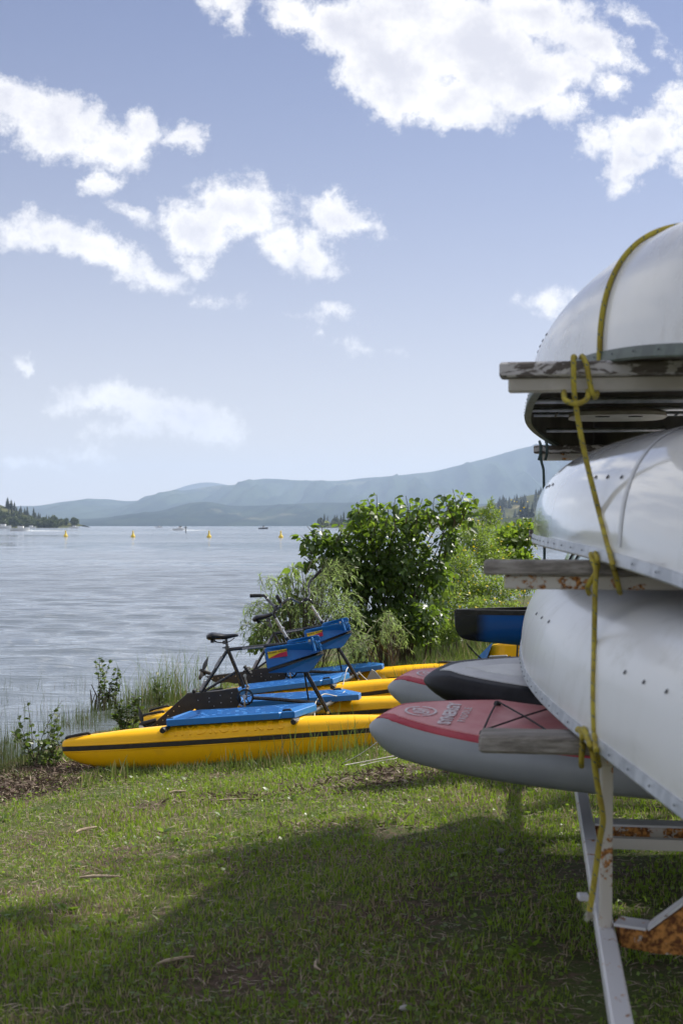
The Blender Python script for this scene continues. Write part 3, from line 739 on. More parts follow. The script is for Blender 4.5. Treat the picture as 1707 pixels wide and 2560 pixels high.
boat(52, 560, 7.5, 'white speedboat throwing a long wake near the left headland', 20)
boat(450, 640, 6, 'white boat low in its own foam in the middle of the lake', 14)
boat(78, 1100, 8, 'small white boat moored under the left headland trees')
boat(186, 1150, 8, 'white boat at the tip of the left headland')
boat(8, 1000, 12, 'larger white boat at the left edge by the headland shore')
boat(658, 900, 6, 'small dark hulled boat just left of the last buoy', col='houseroof')
boat(398, 1500, 7, 'tiny white boat below the forested hill')

# ================================================================== TRAILER
AX = Vector((0.155, 1, 0)).normalized(); PERP = Vector((AX.y, -AX.x, 0))
tr = empty('boat_trailer', (1.6, 6.0, 0.0), 'white rusting steel boat trailer with timber topped arms carrying the canoes and boards', 'trailer')
def rail_x(D): return 0.654 + 0.136 * (D - 3.31)
ZR = EYE - 1.16 + 0.0
b = MB(); b.bar((rail_x(1.6), 1.6, ZR - .028), (rail_x(9.6), 9.6, ZR - .028), .052, .056, bev=.006); b.build('side_rail', M['steel'], tr)
off = PERP * 1.35
b = MB(); b.bar(Vector((rail_x(1.6), 1.6, ZR - .028)) + off, Vector((rail_x(9.6), 9.6, ZR - .028)) + off, .052, .056, bev=.006); b.build('side_rail', M['steel'], tr)
for D in (5.575, 8.6):
    a = Vector((rail_x(D) + .028, D, ZR)); b = MB(); b.bar(a + Vector((0, 0, -.036)), a + PERP * 1.29 + Vector((0, 0, -.036)), .11, .06, bev=.004); b.build('cross_member', M['rusty'], tr)
    b = MB(); b.bar(a + Vector((0, 0, -.001)), a + PERP * 1.29 + Vector((0, 0, -.001)), .112, .008); b.build('cross_member_top', M['steel'], tr)
# cranked front plate
def pz(px, py, D): return P(px, py, D)
poly = [pz(1542, 2306, 4.12), pz(1622, 2318, 4.08), pz(1707, 2256, 4.05), pz(1840, 2160, 4.0), pz(1840, 2330, 4.0), pz(1760, 2382, 4.03), pz(1640, 2376, 4.08), pz(1546, 2358, 4.12)]
b = MB(); b.prism(poly, (0.0, .07, 0)); b.build('cranked_plate', M['rusty'], tr)
b = MB()
for i in range(3):
    b.bar(poly[i] + Vector((0, .0, .004)), poly[i + 1] + Vector((0, .0, .004)), .085, .008)
b.build('cranked_plate_top', M['steel'], tr)
b = MB(); b.box(P(1457, 2242, 4.33), (.032, .045, .018), bev=.003); b.build('bracket_tab', M['steel'], tr)
# lower arm strut
foot = Vector((rail_x(4.17), 4.17, ZR)); top_ = P(1515, 1908, 4.1)
b = MB(); b.bar((top_.x, 4.12, ZR - .02), (top_.x + .004, 4.12, top_.z), .034, .034, bev=.004); b.build('post', M['steel2'], tr)
b = MB(); b.box(P(1520, 1903, 4.12), (.09, .06, .02), bev=.004); b.build('post_cap', M['steel2'], tr)
# arms
def arm(pxt, pyt, D, steel_in, wood, th=.043, dep=.09, L=2.05, name='timber_bar', steel=True, z2=0.0, sm=None):
    sm = sm or M['steel2']
    a = P(pxt, pyt, D) + Vector((0, .045, 0)); e = a + PERP * L + Vector((0, 0, z2))
    c = Vector((0, 0, -th / 2))
    b = MB(); b.bar(a + c, e + c, dep, th, bev=.006)
    o = b.build('timber_bar', wood, tr)
    if steel:
        b = MB(); c2 = Vector((0, 0, -th - .021)); b.bar(a + PERP * steel_in + c2, e + c2, .05, .040, bev=.004); b.build('steel_arm', sm, tr)
    return a
M['cream'] = mat('cream_painted_steel', (0.50, 0.47, 0.42), (0.42, 0.39, 0.34), 6, 0.5)
A_top = arm(1253, 905, 4.08, .025, M['woodflake'], sm=M['cream'])
A_mid = arm(1214, 1400, 4.08, .058, M['wood'], dep=.10)
b = MB(); a = P(1206, 1838, 4.04) + Vector((0, .08, 0)); b.bar(a + Vector((0, 0, -.026)), a + PERP * .325 + Vector((0, 0, -.026)), .16, .052, bev=.008); b.build('timber_bar', M['wood'], tr)
b = MB(); b.bar(a + PERP * .325 + Vector((0, 0, -.06)), a + PERP * 2.0 + Vector((0, 0, -.06)), .05, .03, bev=.004); b.build('steel_arm', M['steel2'], tr)
arm(1336, 1113, 8.2, .04, M['woodflake'], th=.046)
arm(1324, 1324, 8.2, .02, M['woodflake'], th=.046)
arm(1335, 1560, 8.2, .04, M['wood'], th=.046)
b = MB(); a = P(1359, 1148, 8.2); b.bar(a, a + PERP * .6, .05, .012); b.build('steel_strip', M['steel2'], tr)
for D in (4.15, 8.26):
    c = Vector((.3 + .155 * D + 0.62, D, 0)); b = MB(); b.bar((c.x, D - .095 * 0 + .02, ZR - .05), (c.x, D + .02, ZR + 1.7), .06, .06, up=(0, 1, 0)); b.build('center_post', M['steel2'], tr)
# bunk bars that carry the boards
for D, z in ((5.35, 0.70), (7.35, 0.70)):
    x0 = rail_x(D) + .35
    b = MB(); b.bar((x0, D, z - .03), Vector((x0, D, z - .03)) + PERP * 1.0, .08, .05, bev=.005); b.build('bunk_bar', M['wood'], tr)
    b = MB(); b.bar((x0 + .1, D, ZR - .03), (x0 + .1, D, z - .055), .04, .04, up=(0, 1, 0)); b.build('bunk_post', M['steel2'], tr)
    b = MB(); b.bar((rail_x(D) + .03, D, ZR - .03), Vector((rail_x(D) + .03, D, ZR - .03)) + PERP * 1.2, .04, .04); b.build('bunk_crossbar', M['steel2'], tr)
for s_ in (0.25, 1.75):
    c = Vector((rail_x(7.9), 7.9, 0)) + PERP * (s_ if s_ > 1 else 1.6)
    if s_ < 1: continue
    gz_ = zgs(c.x, c.y)
    b = MB(); b.loft([[Vector((c.x, c.y, gz_ + .31)) + PERP * d + (AX * math.cos(a) + Vector((0, 0, 1)) * math.sin(a)) * r for a in np.linspace(0, 2 * math.pi, 28, endpoint=False)] for d, r in ((-.09, .2), (-.1, .28), (-.06, .31), (.06, .31), (.1, .28), (.09, .2))]); w_ = b.build('wheel', M['rubber'], tr, smooth=40)
    b = MB(); b.disc(Vector((c.x, c.y, gz_ + .31)), PERP, .19, .12, 24); b.build('rim', M['steel'], w_)

# ================================================================== CANOES
class Canoe:
    """built upside down (gunwale plane at local z=0, keel up); up=-1 builds it right way up"""
    def __init__(s, c, dirv, L=5.2, Wd=.43, dep=.36, droop=.12, up=1, ex=(.62, .8), rocker=.02, stem=(9, .55), we=(2.6, 2.6)):
        s.stem = stem; s.we = we
        s.c = Vector(c); s.x = Vector(dirv).normalized(); s.y = Vector((0, 0, 1)).cross(s.x).normalized(); s.z = s.x.cross(s.y)
        s.L, s.Wd, s.dep, s.droop, s.up, s.ex, s.rk = L, Wd, dep, droop, up, ex, rocker
    def w(s, t): return max(s.Wd * (1 - abs(t) ** s.we[0 if t < 0 else 1]), 0.0) + .006
    def g(s, t): return -s.droop * abs(t) ** 4
    def k(s, t): return s.g(t) + (s.dep + s.droop * abs(t) ** 4 - s.rk * abs(t) ** 2) * max(1 - abs(t) ** s.stem[0], 0.0) ** s.stem[1]
    def pt(s, t, th, off=0.0):
        """th: -90..90 deg; +90 = left gunwale, 0 = keel, -90 = right gunwale"""
        a = math.radians(90 - abs(th)); sg = 1 if th >= 0 else -1
        e1 = s.ex[0] + 0.75 * abs(t) ** 5; e2 = s.ex[1]
        w_ = max(s.w(t) + off, 0.002); kz = s.k(t) + off - s.g(t)
        y = w_ * math.cos(a) ** e1 * sg if abs(th) > 1e-6 else 0.0
        z = s.g(t) + max(kz, 0.0) * math.sin(a) ** e2 if a > 1e-6 else s.g(t)
        return s.c + s.x * (t * s.L / 2) + s.y * y + s.z * (z * s.up)
    def build(s, label, hullmat, trimmat, rivets=True, group=None, name='canoe', inside=True, root_z=None):
        e = empty(name, s.c, label, 'canoe', group); s.root = e
        ts = np.sin(np.linspace(-math.pi / 2, math.pi / 2, 61)); ths = [90 * math.copysign(abs(q) ** .8, q) for q in np.linspace(1, -1, 35)]
        def shell(off, t0=1.0):
            return [[s.pt(t * t0, th, off) for th in ths] for t in ts]
        b = MB(); b.loft(shell(0), closed=False, cap=False); b.build('hull', hullmat, e, smooth=180)
        b = MB(); b.loft(shell(-.009, .995), closed=False, cap=False); b.build('inner_lining', M['lining'], e, smooth=180)
        for sg in (90, -90):
            b = MB(); rings = []
            d = 1 if sg > 0 else -1
            for t in ts:
                if abs(t) > .997: continue
                p = s.pt(t, sg); th2 = s.pt(t, sg * .9)
                yv = s.y * d; zv = s.z * s.up
                rings.append([p + yv * .004 + zv * .026, p + yv * .009 - zv * .004, p + yv * .006 - zv * .009, p - yv * .022 - zv * .009, p - yv * .022 - zv * .003, p - yv * .002 + zv * .026])
            b.loft(rings); gw = b.build('gunwale', trimmat, e, smooth=30)
            if rivets:
                b = MB()
                for q in np.arange(-s.L / 2 + .12, s.L / 2 - .1, .165):
                    t = q / (s.L / 2); p = s.pt(t, sg) + s.y * d * .009 + s.z * s.up * .012
                    b.tube([p, p + s.y * d * .003], [.0032, .0022], 6)
                b.build('rivet_row', M['rivet'], gw, kind='stuff')
        return e
    def cross(s, name, t, r, m_, z=-.0, n=8):
        a, c = s.pt(t, 88), s.pt(t, -88); dz = s.z * (z * s.up)
        b = MB(); mid = (a + c) / 2 + s.z * .0
        b.tube([a + dz, a * .75 + c * .25 + dz, mid + dz, a * .25 + c * .75 + dz, c + dz], r, n); return b.build(name, m_, s.root, smooth=50)

def hull_dots(cn, spots, r=.006):
    for t, th in spots:
        p = cn.pt(t, th); q = cn.pt(t, th, .003); nrm = (cn.pt(t, th, .02) - p).normalized()
        b = MB(); b.tube([p, p + nrm * .003], r, 8); b.build('bolt_head', M['rivet'], cn.root)

def cen(D, dx, z): return (.61 + .11 * D + dx, D, z)
cz_top = P(0, 905, 4.1).z + .035
C1 = Canoe(cen(6.1, -.015, cz_top), (0.11, 1, -.002), 5.8, .46, .37, .13)
C1.build('topmost white canoe lying upside down with a yellow rope over its hull', M['whitepaint'], M['greentrim'])
hull_dots(C1, [(-.30, 62), (-.24, 62), (-.18, 62), (-.12, 62)])
C1.cross('thwart', .05, .014, M['trim'], .02); C1.cross('thwart', .62, .012, M['trim'], .02)
# seat with its two hanging bars
def canoe_seat(cn, t):
    d = cn.L / 2
    for dt in (-.13, .15):
        cn.cross('seat_bar', t + dt / d, .012, M['trim'], .045)
    c = cn.c + cn.x * (t * d) + cn.z * .055
    b = MB(); rings = []
    for i, (sc, dz) in enumerate(((1.0, 0), (.98, .018), (.9, .03), (.55, .05), (.05, .052))):
        rings.append([c + cn.y * (.24 * sc * math.copysign(abs(math.cos(a)) ** .55, math.cos(a))) + cn.x * (.23 * sc * math.copysign(abs(math.sin(a)) ** .6, math.sin(a))) + cn.z * (dz - .02) for a in np.linspace(0, 2 * math.pi, 28, endpoint=False)])
    b.loft(rings); st = b.build('seat', M['seat'], cn.root, smooth=35)
    for sg in (-1, 1):
        p = c + cn.y * (.08 * sg) - cn.x * .12 + cn.z * .004
        b = MB(); b.loft([[p + cn.y * (.035 * math.cos(a)) + cn.x * (.012 * math.sin(a)) + cn.z * dz for a in np.linspace(0, 2 * math.pi, 12, endpoint=False)] for dz in (-.028, -.024)]); b.build('seat_slot', M['ink'], st)
    for sg in (-1, 1):
        p = c + cn.y * (.30 * sg); b = MB(); b.tube([p - cn.x * .12, p + cn.x * .12], .006, 6); b.build('seat_bracket', M['rivet'], st)
canoe_seat(C1, .36)
cz_mid = P(0, 1400, 4.1).z + .035
C2 = Canoe(cen(5.8, -.0, cz_mid), (0.11, 1, .003), 5.9, .45, .36, .14, ex=(.55, .8))
C2.build('middle white glossy canoe lying upside down between the upper and middle trailer arms', M['gloss'], M['trim'])
hull_dots(C2, [(-.08, 58), (-.15, 58), (-.22, 58), (-.56, 57), (-.61, 57), (-.66, 57)])
cz_low = P(0, 1830, 4.1).z + .03
C3 = Canoe(cen(5.6, -.012, cz_low), (0.11, 1, .002), 6.7, .49, .37, .13, ex=(.62, .78), we=(2.0, 3.2))
C3.build('lowest pale weathered canoe, upside down under the middle arm above the boards', M['dull'], M['trim'])
hull_dots(C3, [(-.05, 58), (-.14, 57), (-.22, 56), (-.62, 60), (-.67, 60), (-.72, 59)])
# thin pale grey band laid over the middle canoe's hull, and its decal
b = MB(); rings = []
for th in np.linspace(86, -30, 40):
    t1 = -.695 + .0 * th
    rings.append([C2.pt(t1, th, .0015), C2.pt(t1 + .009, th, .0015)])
b.loft(rings, closed=False, cap=False); b.build('grey_band', mat('pale_grey_band', (0.54, 0.55, 0.57), (0.60, 0.61, 0.63), 12, 0.3), C2.root, smooth=180)
b = MB()
for k, (a0, a1) in enumerate(((71, 72.6), (74, 75.4), (77, 78.6))):
    b.loft([[C2.pt(-.93, th, .002), C2.pt(-.868, th, .002)] for th in np.linspace(a0, a1, 3)], closed=False, cap=False)
b.build('decal', M['ink'], C2.root)
b = MB()
b.loft([[C3.pt(.40, th, .002), C3.pt(.47, th, .002)] for th in np.linspace(76, 84, 4)], closed=False, cap=False); b.build('decal', M['ink'], C3.root)

# ================================================================== ROPES
def rope(name, pts, r, m_, label, cat='rope', sm=8, n=10, group=None, parent=None):
    pts = catmull([Vector(p) for p in pts], sm)
    b = MB(); b.tube(pts, r, n); me_o = b.build(name, m_, parent, smooth=60)
    me = me_o.data
    ln = [0.0]
    for i in range(1, len(pts)): ln.append(ln[-1] + (pts[i] - pts[i - 1]).length)
    al = me.attributes.new('along', 'FLOAT', 'CORNER'); ar = me.attributes.new('around', 'FLOAT', 'CORNER')
    A = []; B = []
    for p in me.polygons:
        ks = [me.loops[l].vertex_index for l in p.loop_indices]
        wrap = any(k % n == 0 for k in ks) and any(k % n == n - 1 for k in ks)
        for k in ks:
            A.append(ln[min(k // n, len(ln) - 1)]); a = (k % n) / n
            B.append(a + 1 if wrap and k % n == 0 else a)
    al.data.foreach_set('value', A); ar.data.foreach_set('value', B)
    if parent is None: tag(me_o, label, cat, group)
    return me_o
DR = 4.06
# over the top canoe
t1 = -.69
pts = [C1.pt(t1, th, .008) for th in np.linspace(89, -89, 22)]
pts = [pts[0] + Vector((-.004, -.01, -.10)), pts[0] + Vector((0, -.005, -.03))] + pts + [pts[-1] + Vector((0, 0, -.06))]
rope('rope', pts, .0085, M['rope'], 'yellow rope arched over the hull of the topmost canoe', sm=3)
# wrapped on the upper arm, then slanting down across the middle canoe to the middle arm
bpy.context.view_layer.update()
HULLS = [o for o in bpy.data.objects if o.name.split('.')[0] in ('hull', 'gunwale') and o.parent in (C2.root, C3.root)]
def PR(l):
    # a taut rope lies over whatever hull bulges in front of its straight run
    out_ = []
    cam_p = Vector((0, 0, EYE)); fine = catmull([Vector(q) for q in l], 4)
    for q in fine:
        p = P(*q); d = (p - cam_p).normalized(); best = (p - cam_p).length
        for o in HULLS:
            M_ = o.matrix_world.inverted(); hit, loc, nn_, ix = o.ray_cast(M_ @ cam_p, (M_.to_3x3() @ d).normalized())
            if hit: best = min(best, ((o.matrix_world @ loc) - cam_p).length - .013)
        out_.append(cam_p + d * best)
    return out_
rt = empty('rope', P(1440, 960, DR), 'yellow rope knotted round the upper arm and slanting down across the middle canoe', 'rope')
rope('main_strand', PR([(1436, 893, 4.12), (1432, 893, 4.04), (1433, 915, 4.025), (1433, 955, 4.02), (1435, 985, 4.02), (1438, 1008, 4.03), (1446, 1060, 4.03), (1462, 1140, 4.03), (1490, 1255, 4.02), (1520, 1370, 4.0), (1530, 1410, 3.99), (1541, 1450, 4.0), (1547, 1477, 4.04), (1549, 1482, 4.1)]), .0078, M['rope'], None, parent=rt)
rope('knot_loop', PR([(1452, 893, 4.12), (1456, 892, 4.06), (1466, 915, 4.025), (1472, 950, 4.02), (1480, 985, 4.02), (1487, 992, 4.04), (1492, 982, 4.07)]), .0078, M['rope'], None, parent=rt)
rope('knot_hitch', PR([(1409, 978, 4.08), (1409, 992, 4.03), (1416, 1003, 4.0), (1440, 1009, 3.985), (1462, 1001, 4.0), (1470, 985, 4.03), (1468, 975, 4.08)]), .0078, M['rope'], None, parent=rt)
# mid arm to the lower arm and the loose hanging end
rm = empty('rope', P(1482, 1700, DR), 'yellow rope hitched to the middle arm, its frayed end hanging by the rail', 'rope')
rope('knot_loop', PR([(1490, 1388, 4.12), (1487, 1384, 4.05), (1493, 1400, 4.01), (1489, 1430, 4.0), (1474, 1455, 4.0), (1468, 1470, 4.02), (1472, 1484, 4.05)]), .0078, M['rope'], None, parent=rm)
rope('main_strand', PR([(1478, 1390, 4.12), (1476, 1386, 4.05), (1480, 1400, 4.01), (1489, 1425, 3.99), (1487, 1460, 3.985), (1486, 1500, 3.985), (1484, 1620, 3.975), (1482, 1740, 3.97), (1484, 1820, 3.97), (1489, 1870, 3.98), (1494, 1900, 4.0), (1497, 1915, 4.05)]), .0078, M['rope'], None, parent=rm)
rope('knot_loop', PR([(1443, 1826, 4.12), (1446, 1823, 4.05), (1455, 1838, 4.0), (1454, 1870, 3.99), (1452, 1905, 4.0), (1453, 1915, 4.05)]), .0082, M['rope'], None, parent=rm)
rope('hanging_end', PR([(1458, 1822, 4.1), (1462, 1828, 4.02), (1470, 1850, 3.99), (1480, 1880, 3.98), (1487, 1925, 3.97), (1495, 1975, 3.97), (1503, 2020, 3.97), (1506, 2055, 3.97), (1498, 2100, 3.97), (1490, 2160, 3.97), (1482, 2220, 3.97), (1473, 2278, 3.97)]), .0085, M['rope'], None, parent=rm)
b = MB(); c = P(1472, 2284, 3.97); q = random.Random(3)
for i in range(40):
    d = Vector((q.uniform(-.6, .5), q.uniform(-.6, .6), -1)).normalized() * q.uniform(.012, .03)
    o_ = c + Vector((q.uniform(-.007, .007), q.uniform(-.007, .007), .006)); b.tube([o_, o_ + d * .5 + Vector((q.uniform(-.003, .003), 0, 0)), o_ + d], .0011, 4)
b.build('frayed_tip', M['fray'], rm, kind='stuff')
# green cord on the far arms
def PN(l): return [P(*q) for q in l]
g1 = empty('rope', P(1358, 1150, 8.1), 'thin dark green cord looped round the far upper arm behind the canoes', 'rope')
for dx in (0, 16):
    rope('loop', PN([(1349 + dx, 1108, 8.25), (1348 + dx, 1104, 8.16), (1350 + dx, 1112, 8.1), (1350 + dx, 1135, 8.09), (1346 + dx, 1150, 8.1)]), .008, M['greenrope'], None, parent=g1)
rope('hanging_strand', PN([(1352, 1112, 8.1), (1352, 1150, 8.09), (1358, 1180, 8.09), (1359, 1260, 8.1), (1360, 1330, 8.1), (1358, 1345, 8.1), (1360, 1360, 8.1), (1360, 1400, 8.1)]), .008, M['greenrope'], None, parent=g1)
rope('knot', PN([(1352, 1346, 8.1), (1356, 1356, 8.05), (1364, 1360, 8.07), (1368, 1350, 8.1)]), .013, M['greenrope'], None, parent=g1)

# ================================================================== PADDLE BOARDS
class Board:
    def __init__(s, nose, dirv, L=3.2, Wd=.40, th=.13, rock=.10, roll=0.0, pw=2.3, nl=1.35):
        s.o = Vector(nose); s.x = Vector(dirv).normalized(); s.y = Vector((0, 0, 1)).cross(s.x).normalized(); s.z = s.x.cross(s.y)
        if roll:
            R = Matrix.Rotation(roll, 3, s.x); s.y = R @ s.y; s.z = R @ s.z
        s.L, s.Wd, s.th, s.rock, s.pw, s.nl = L, Wd, th, rock, pw, nl
    def hw(s, x):
        if x < s.nl: return s.Wd * max(1 - (1 - x / s.nl) ** s.pw, 0) ** .58
        e = (x - (s.L - .9)) / .9
        return s.Wd * (1 - .45 * max(e, 0) ** 2.2)
    def surf(s, x, y):
        rr = s.th / 2; ff = min(1, (x / .12) ** .5) if x < .12 else 1; rr2 = rr * max(ff, .12); w_ = s.hw(x); inner = max(w_ - rr * .9, 0.0)
        q = min(max(abs(y) - inner, 0) / max(min(rr * .9, w_), 1e-4), .999)
        return -rr + rr2 * math.sqrt(1 - q * q)
    def lift(s, x): return s.rock * max(1 - x / 1.1, 0) ** 2.0
    def pt(s, x, y, z): return s.o + s.x * x + s.y * y + s.z * (z + s.lift(x))
    def body(s, name, m_, parent):
        xs_ = np.concatenate([[0.0], s.nl * (np.linspace(0.02, 1, 22)) ** 1.9, np.linspace(s.nl + .15, s.L, 12)])
        b = MB(); rings = []
        for x in xs_:
            w_ = s.hw(x); rr = s.th / 2; ff = min(1, (x / .12) ** .5) if x < .12 else 1
            rr2 = rr * max(ff, .12); r_ = []
            inner = max(w_ - rr * .9, 0.0)
            for a in np.linspace(90, -90, 11): r_.append(s.pt(x, inner + min(rr * .9, w_) * math.cos(math.radians(a)), -rr + rr2 * math.sin(math.radians(a))))
            for a in np.linspace(-90, 90, 11): r_.append(s.pt(x, -inner - min(rr * .9, w_) * math.cos(math.radians(a)), -rr + rr2 * math.sin(math.radians(a))))
            rings.append(r_)
        b.loft(rings); return b.build(name, m_, parent, smooth=55)
    def pad(s, name, m_, parent, x0, x1, inset, h, hmax=None, pointed=False, thick=.003):
        xs_ = x0 + (x1 - x0) * np.linspace(0.0, 1, 40) ** 1.7
        b = MB(); rings = []
        for x in xs_:
            w_ = max(s.hw(x - x0 * .6) - inset, 0.004)
            if x - x0 < .08: w_ *= max((x - x0) / .08, 0) ** .5
            if hmax: w_ = min(w_, hmax * max(min((x - x0) / .9, 1), 0.001) ** .55)
            w_ = max(w_, .003)
            rings.append([s.pt(x, y_, s.surf(x, y_) + dz) for y_, dz in ([(w_, -.002)] + [(w_ * k, h) for k in (.995, .97, .94, .9, .85, .78, .6, .2, -.2, -.6, -.78, -.85, -.9, -.94, -.97, -.995)] + [(-w_, -.002)])])
        b.loft(rings, closed=False, cap=False); return b.build(name, m_, parent, smooth=30)

def text_part(name, body, size, origin, xd, yd, m_, parent, extrude=.0008, space=1.0, bold=0.0, align='CENTER'):
    cu = bpy.data.curves.new(name, 'FONT'); cu.body = body; cu.size = size; cu.extrude = extrude; cu.space_character = space; cu.offset = bold
    cu.align_x = align; cu.align_y = 'CENTER'; cu.resolution_u = 3
    o = bpy.data.objects.new(name, cu); COL.objects.link(o); cu.materials.append(m_)
    x = Vector(xd).normalized(); z = x.cross(Vector(yd)).normalized(); y = z.cross(x)
    R = Matrix((x, y, z)).transposed()
    o.parent = parent; o.location = Vector(origin) - wloc(parent); o.rotation_euler = R.to_euler()
    return o
def logo(B, parent, x, y, h, sc, m_):
    """broken ring round a squared double-S emblem"""
    b = MB()
    def P2(u, v): return B.pt(x + u * sc, y + v * sc, h)
    for a0, a1 in ((-75, 95), (105, 275)):
        n = 22; rin, rout = .84, 1.0
        ang = [math.radians(a0 + (a1 - a0) * i / n) for i in range(n + 1)]
        vs = [P2(rin * math.cos(a), rin * math.sin(a)) for a in ang] + [P2(rout * math.cos(a), rout * math.sin(a)) for a in ang]
        b.add(vs, [(i, i + 1, n + 2 + i, n + 1 + i) for i in range(n)])
    def bar2(u0, v0, u1, v1): b.add([P2(u0, v0), P2(u1, v0), P2(u1, v1), P2(u0, v1)], [(0, 1, 2, 3)])
    for q in ((-.55, .38, .35, .52), (-.55, -.02, -.41, .37), (-.40, -.02, .10, .12), (-.28, .18, .45, .31), (.10, -.30, .24, .11), (-.45, -.31, .09, -.17),
              (-.35, -.52, .55, -.38), (.41, -.37, .55, .02), (.25, -.12, .40, .02)): bar2(*q)
    return b.build('emblem', m_, parent)

ZB = P(0, 0, 1).z * 0 + EYE - .80
B1 = Board((P(923, 0, 5.80).x, 5.80, ZB + .035), (1, -.24, -.026), L=3.4, Wd=.43, th=.155, rock=.02, roll=math.radians(8.5))
B2 = Board((P(969, 0, 7.25).x, 7.25, ZB + .03), (1, -.18, -.01), L=3.2, Wd=.42, th=.155, rock=.02, roll=math.radians(7))
def red_board(B, label):
    e = empty('paddle_board', B.o, label, 'paddle board', 'red and grey paddle boards')
    B.body('board_body', M['sup_grey'], e)
    B.pad('rim_band', M['redrim'], e, .03, 2.9, .030, .0035)
    B.pad('deck_pad', M['redpad'], e, .055, 2.86, .068, .008)
    logo(B, e, .215, -.01, .0125, .066, M['whiteink'])
    text_part('brand_lettering', 'SYNERGY', .070, B.pt(.335, -.01, .0125), B.y * 1.0, -B.x, M['whiteink'], e, bold=.0028, space=1.02)
    text_part('small_lettering', 'PADDLE', .045, B.pt(.395, -0.01, .0125), B.y, -B.x, M['whiteink'], e, space=1.35)
    # deck bungee with rings
    ring = [(.50, .17), (.50, -.25), (.80, .24), (.80, -.29), (1.12, .26), (1.12, -.29)]
    bg_ = MB()
    for x, y in ring:
        p = B.pt(x, y, .012); bg_.tube([p, p + B.z * .012], [.016, .012], 10)
    bg_.build('lashing_ring', M['rubber'], e)
    b = MB()
    for a, c in ((ring[0], ring[1]), (ring[0], ring[3]), (ring[1], ring[2]), (ring[2], ring[5]), (ring[3], ring[4]), (ring[4], ring[5])):
        p0, p1 = B.pt(a[0], a[1], .026), B.pt(c[0], c[1], .026); b.tube([p0, (p0 + p1) / 2 + B.z * .004, p1], .0038, 6)
    b.build('bungee_cord', M['rubber'], e)
    return e
red_board(B1, 'nearest red and grey paddle board lettered on its nose, half under the lowest timber bar')
red_board(B2, 'farther red and grey paddle board, mostly hidden beneath the black edged board')
B3 = Board((P(1059, 0, 6.25).x, 6.25, ZB + .165), (1, -.12, -.015), L=3.1, Wd=.45, th=.12, rock=.015, roll=math.radians(8.5), pw=2.0, nl=1.2)
e3 = empty('paddle_board', B3.o, 'black edged paddle board with grey deck lying on top of the two red boards', 'paddle board')
B3.body('board_body', M['sup_black'], e3)
B3.pad('deck_pad', M['sup_pad'], e3, .07, 2.95, .075, .005)
B3.pad('center_panel', M['sup_pad2'], e3, .18, 2.7, .16, .009, hmax=.22)

# ================================================================== BLUE CANOE, PEDAL BOAT, GREEN CANOE on a second rack
def grad_mat():
    m_ = bpy.data.materials.new('black_to_blue_hull'); m_.use_nodes = True; t = NT(m_.node_tree); bs = t.n['Principled BSDF']
    tc = t.add('ShaderNodeTexCoord'); s = t.add('ShaderNodeSeparateXYZ'); t.link(tc.outputs['Object'], s.inputs[0])
    n = t.noise(tc.outputs['Object'], 6, 3)
    f = t.ramp(t.m('ADD', s.outputs[0], t.m('MULTIPLY', n.outputs['Fac'], .06)), -1.92, -1.80)
    t.link(t.mix(f, (.008, .010, .022), (.006, .085, .34)), bs.inputs['Base Color']); bs.inputs['Roughness'].default_value = .25; bs.inputs['Coat Weight'].default_value = .3
    return m_
bd = Vector((1, .10, -.0)).normalized(); btip = P(1135, 1526, 10.2)
C4 = Canoe(btip + bd * 2.1 + Vector((0, 0, 0)), bd, 4.2, .42, .33, .0, up=-1, ex=(.8, .95), rocker=.125, stem=(60, .3))
C4.build('black and blue canoe end poking out left of the stacked white canoes', grad_mat(), M['rubber'], rivets=False)
b = MB(); b.tube([P(1170, 1615, 10.1), P(1205, 1650, 10.1), P(1235, 1662, 10.1), P(1275, 1640, 10.1)], .005, 5, smooth=5); b.tube([P(1165, 1608, 10.1), P(1185, 1630, 10.1), P(1212, 1655, 10.05)], .004, 5, smooth=4)
b.build('bungee_cord', M['rubber'], C4.root)
pb = empty('pedal_boat', P(1290, 1740, 14.5), 'yellow pedal boat with a blue nose behind the boards, under the blue canoe', 'pedal boat')
b = MB()
def ring_pb(px, yt, yb, D0, D1): return [P(px, yb, D0), P(px + 4, yt, D0 + .1), P(px + 4, yt, D1), P(px, yb, D1)]
b.loft([ring_pb(1196, 1668, 1690, 14.2, 15.0), ring_pb(1222, 1612, 1735, 13.9, 15.3), ring_pb(1250, 1607, 1745, 13.8, 15.4), ring_pb(1420, 1604, 1745, 13.8, 15.4), ring_pb(1700, 1620, 1735, 13.9, 15.3)]); b.build('hull', M['yellow'], pb, bevel=.03)
b = MB(); b.loft([[P(1192, 1650, 14.4), P(1196, 1640, 14.4), P(1196, 1640, 14.8), P(1192, 1650, 14.8)], [P(1213, 1655, 13.85), P(1232, 1604, 13.85), P(1232, 1604, 15.3), P(1213, 1655, 15.3)]]); b.build('nose', M['blue'], pb, bevel=.02)
b = MB(); b.bar(P(1222, 1642, 13.72), P(1268, 1640, 13.72), .03, .02, bev=.006); b.build('grab_handle', M['sup_grey'], pb)
b = MB(); b.bar(P(1293, 1610, 13.74), P(1287, 1735, 13.72), .012, .012); b.build('seam', M['ink'], pb)
C5 = Canoe(P(1540, 1452, 12.0), (0.12, 1, 0), 4.6, .44, .36, .1)
C5.build('pale green canoe glimpsed through the gap above the middle arm, behind the trailer', M['greencanoe'], M['trim'], rivets=False)
for th in (60, 52):
    pts = [C5.pt(-.2 - .02 * (th - 50), a, .006) for a in np.linspace(88, 0, 12)]
    b = MB(); b.tube(pts, .009, 6); b.build('strap', M['rubber'], C5.root)
rk = empty('boat_rack', (2.4, 11.6, 0), 'second timber boat rack hidden behind the canoe trailer', 'rack')
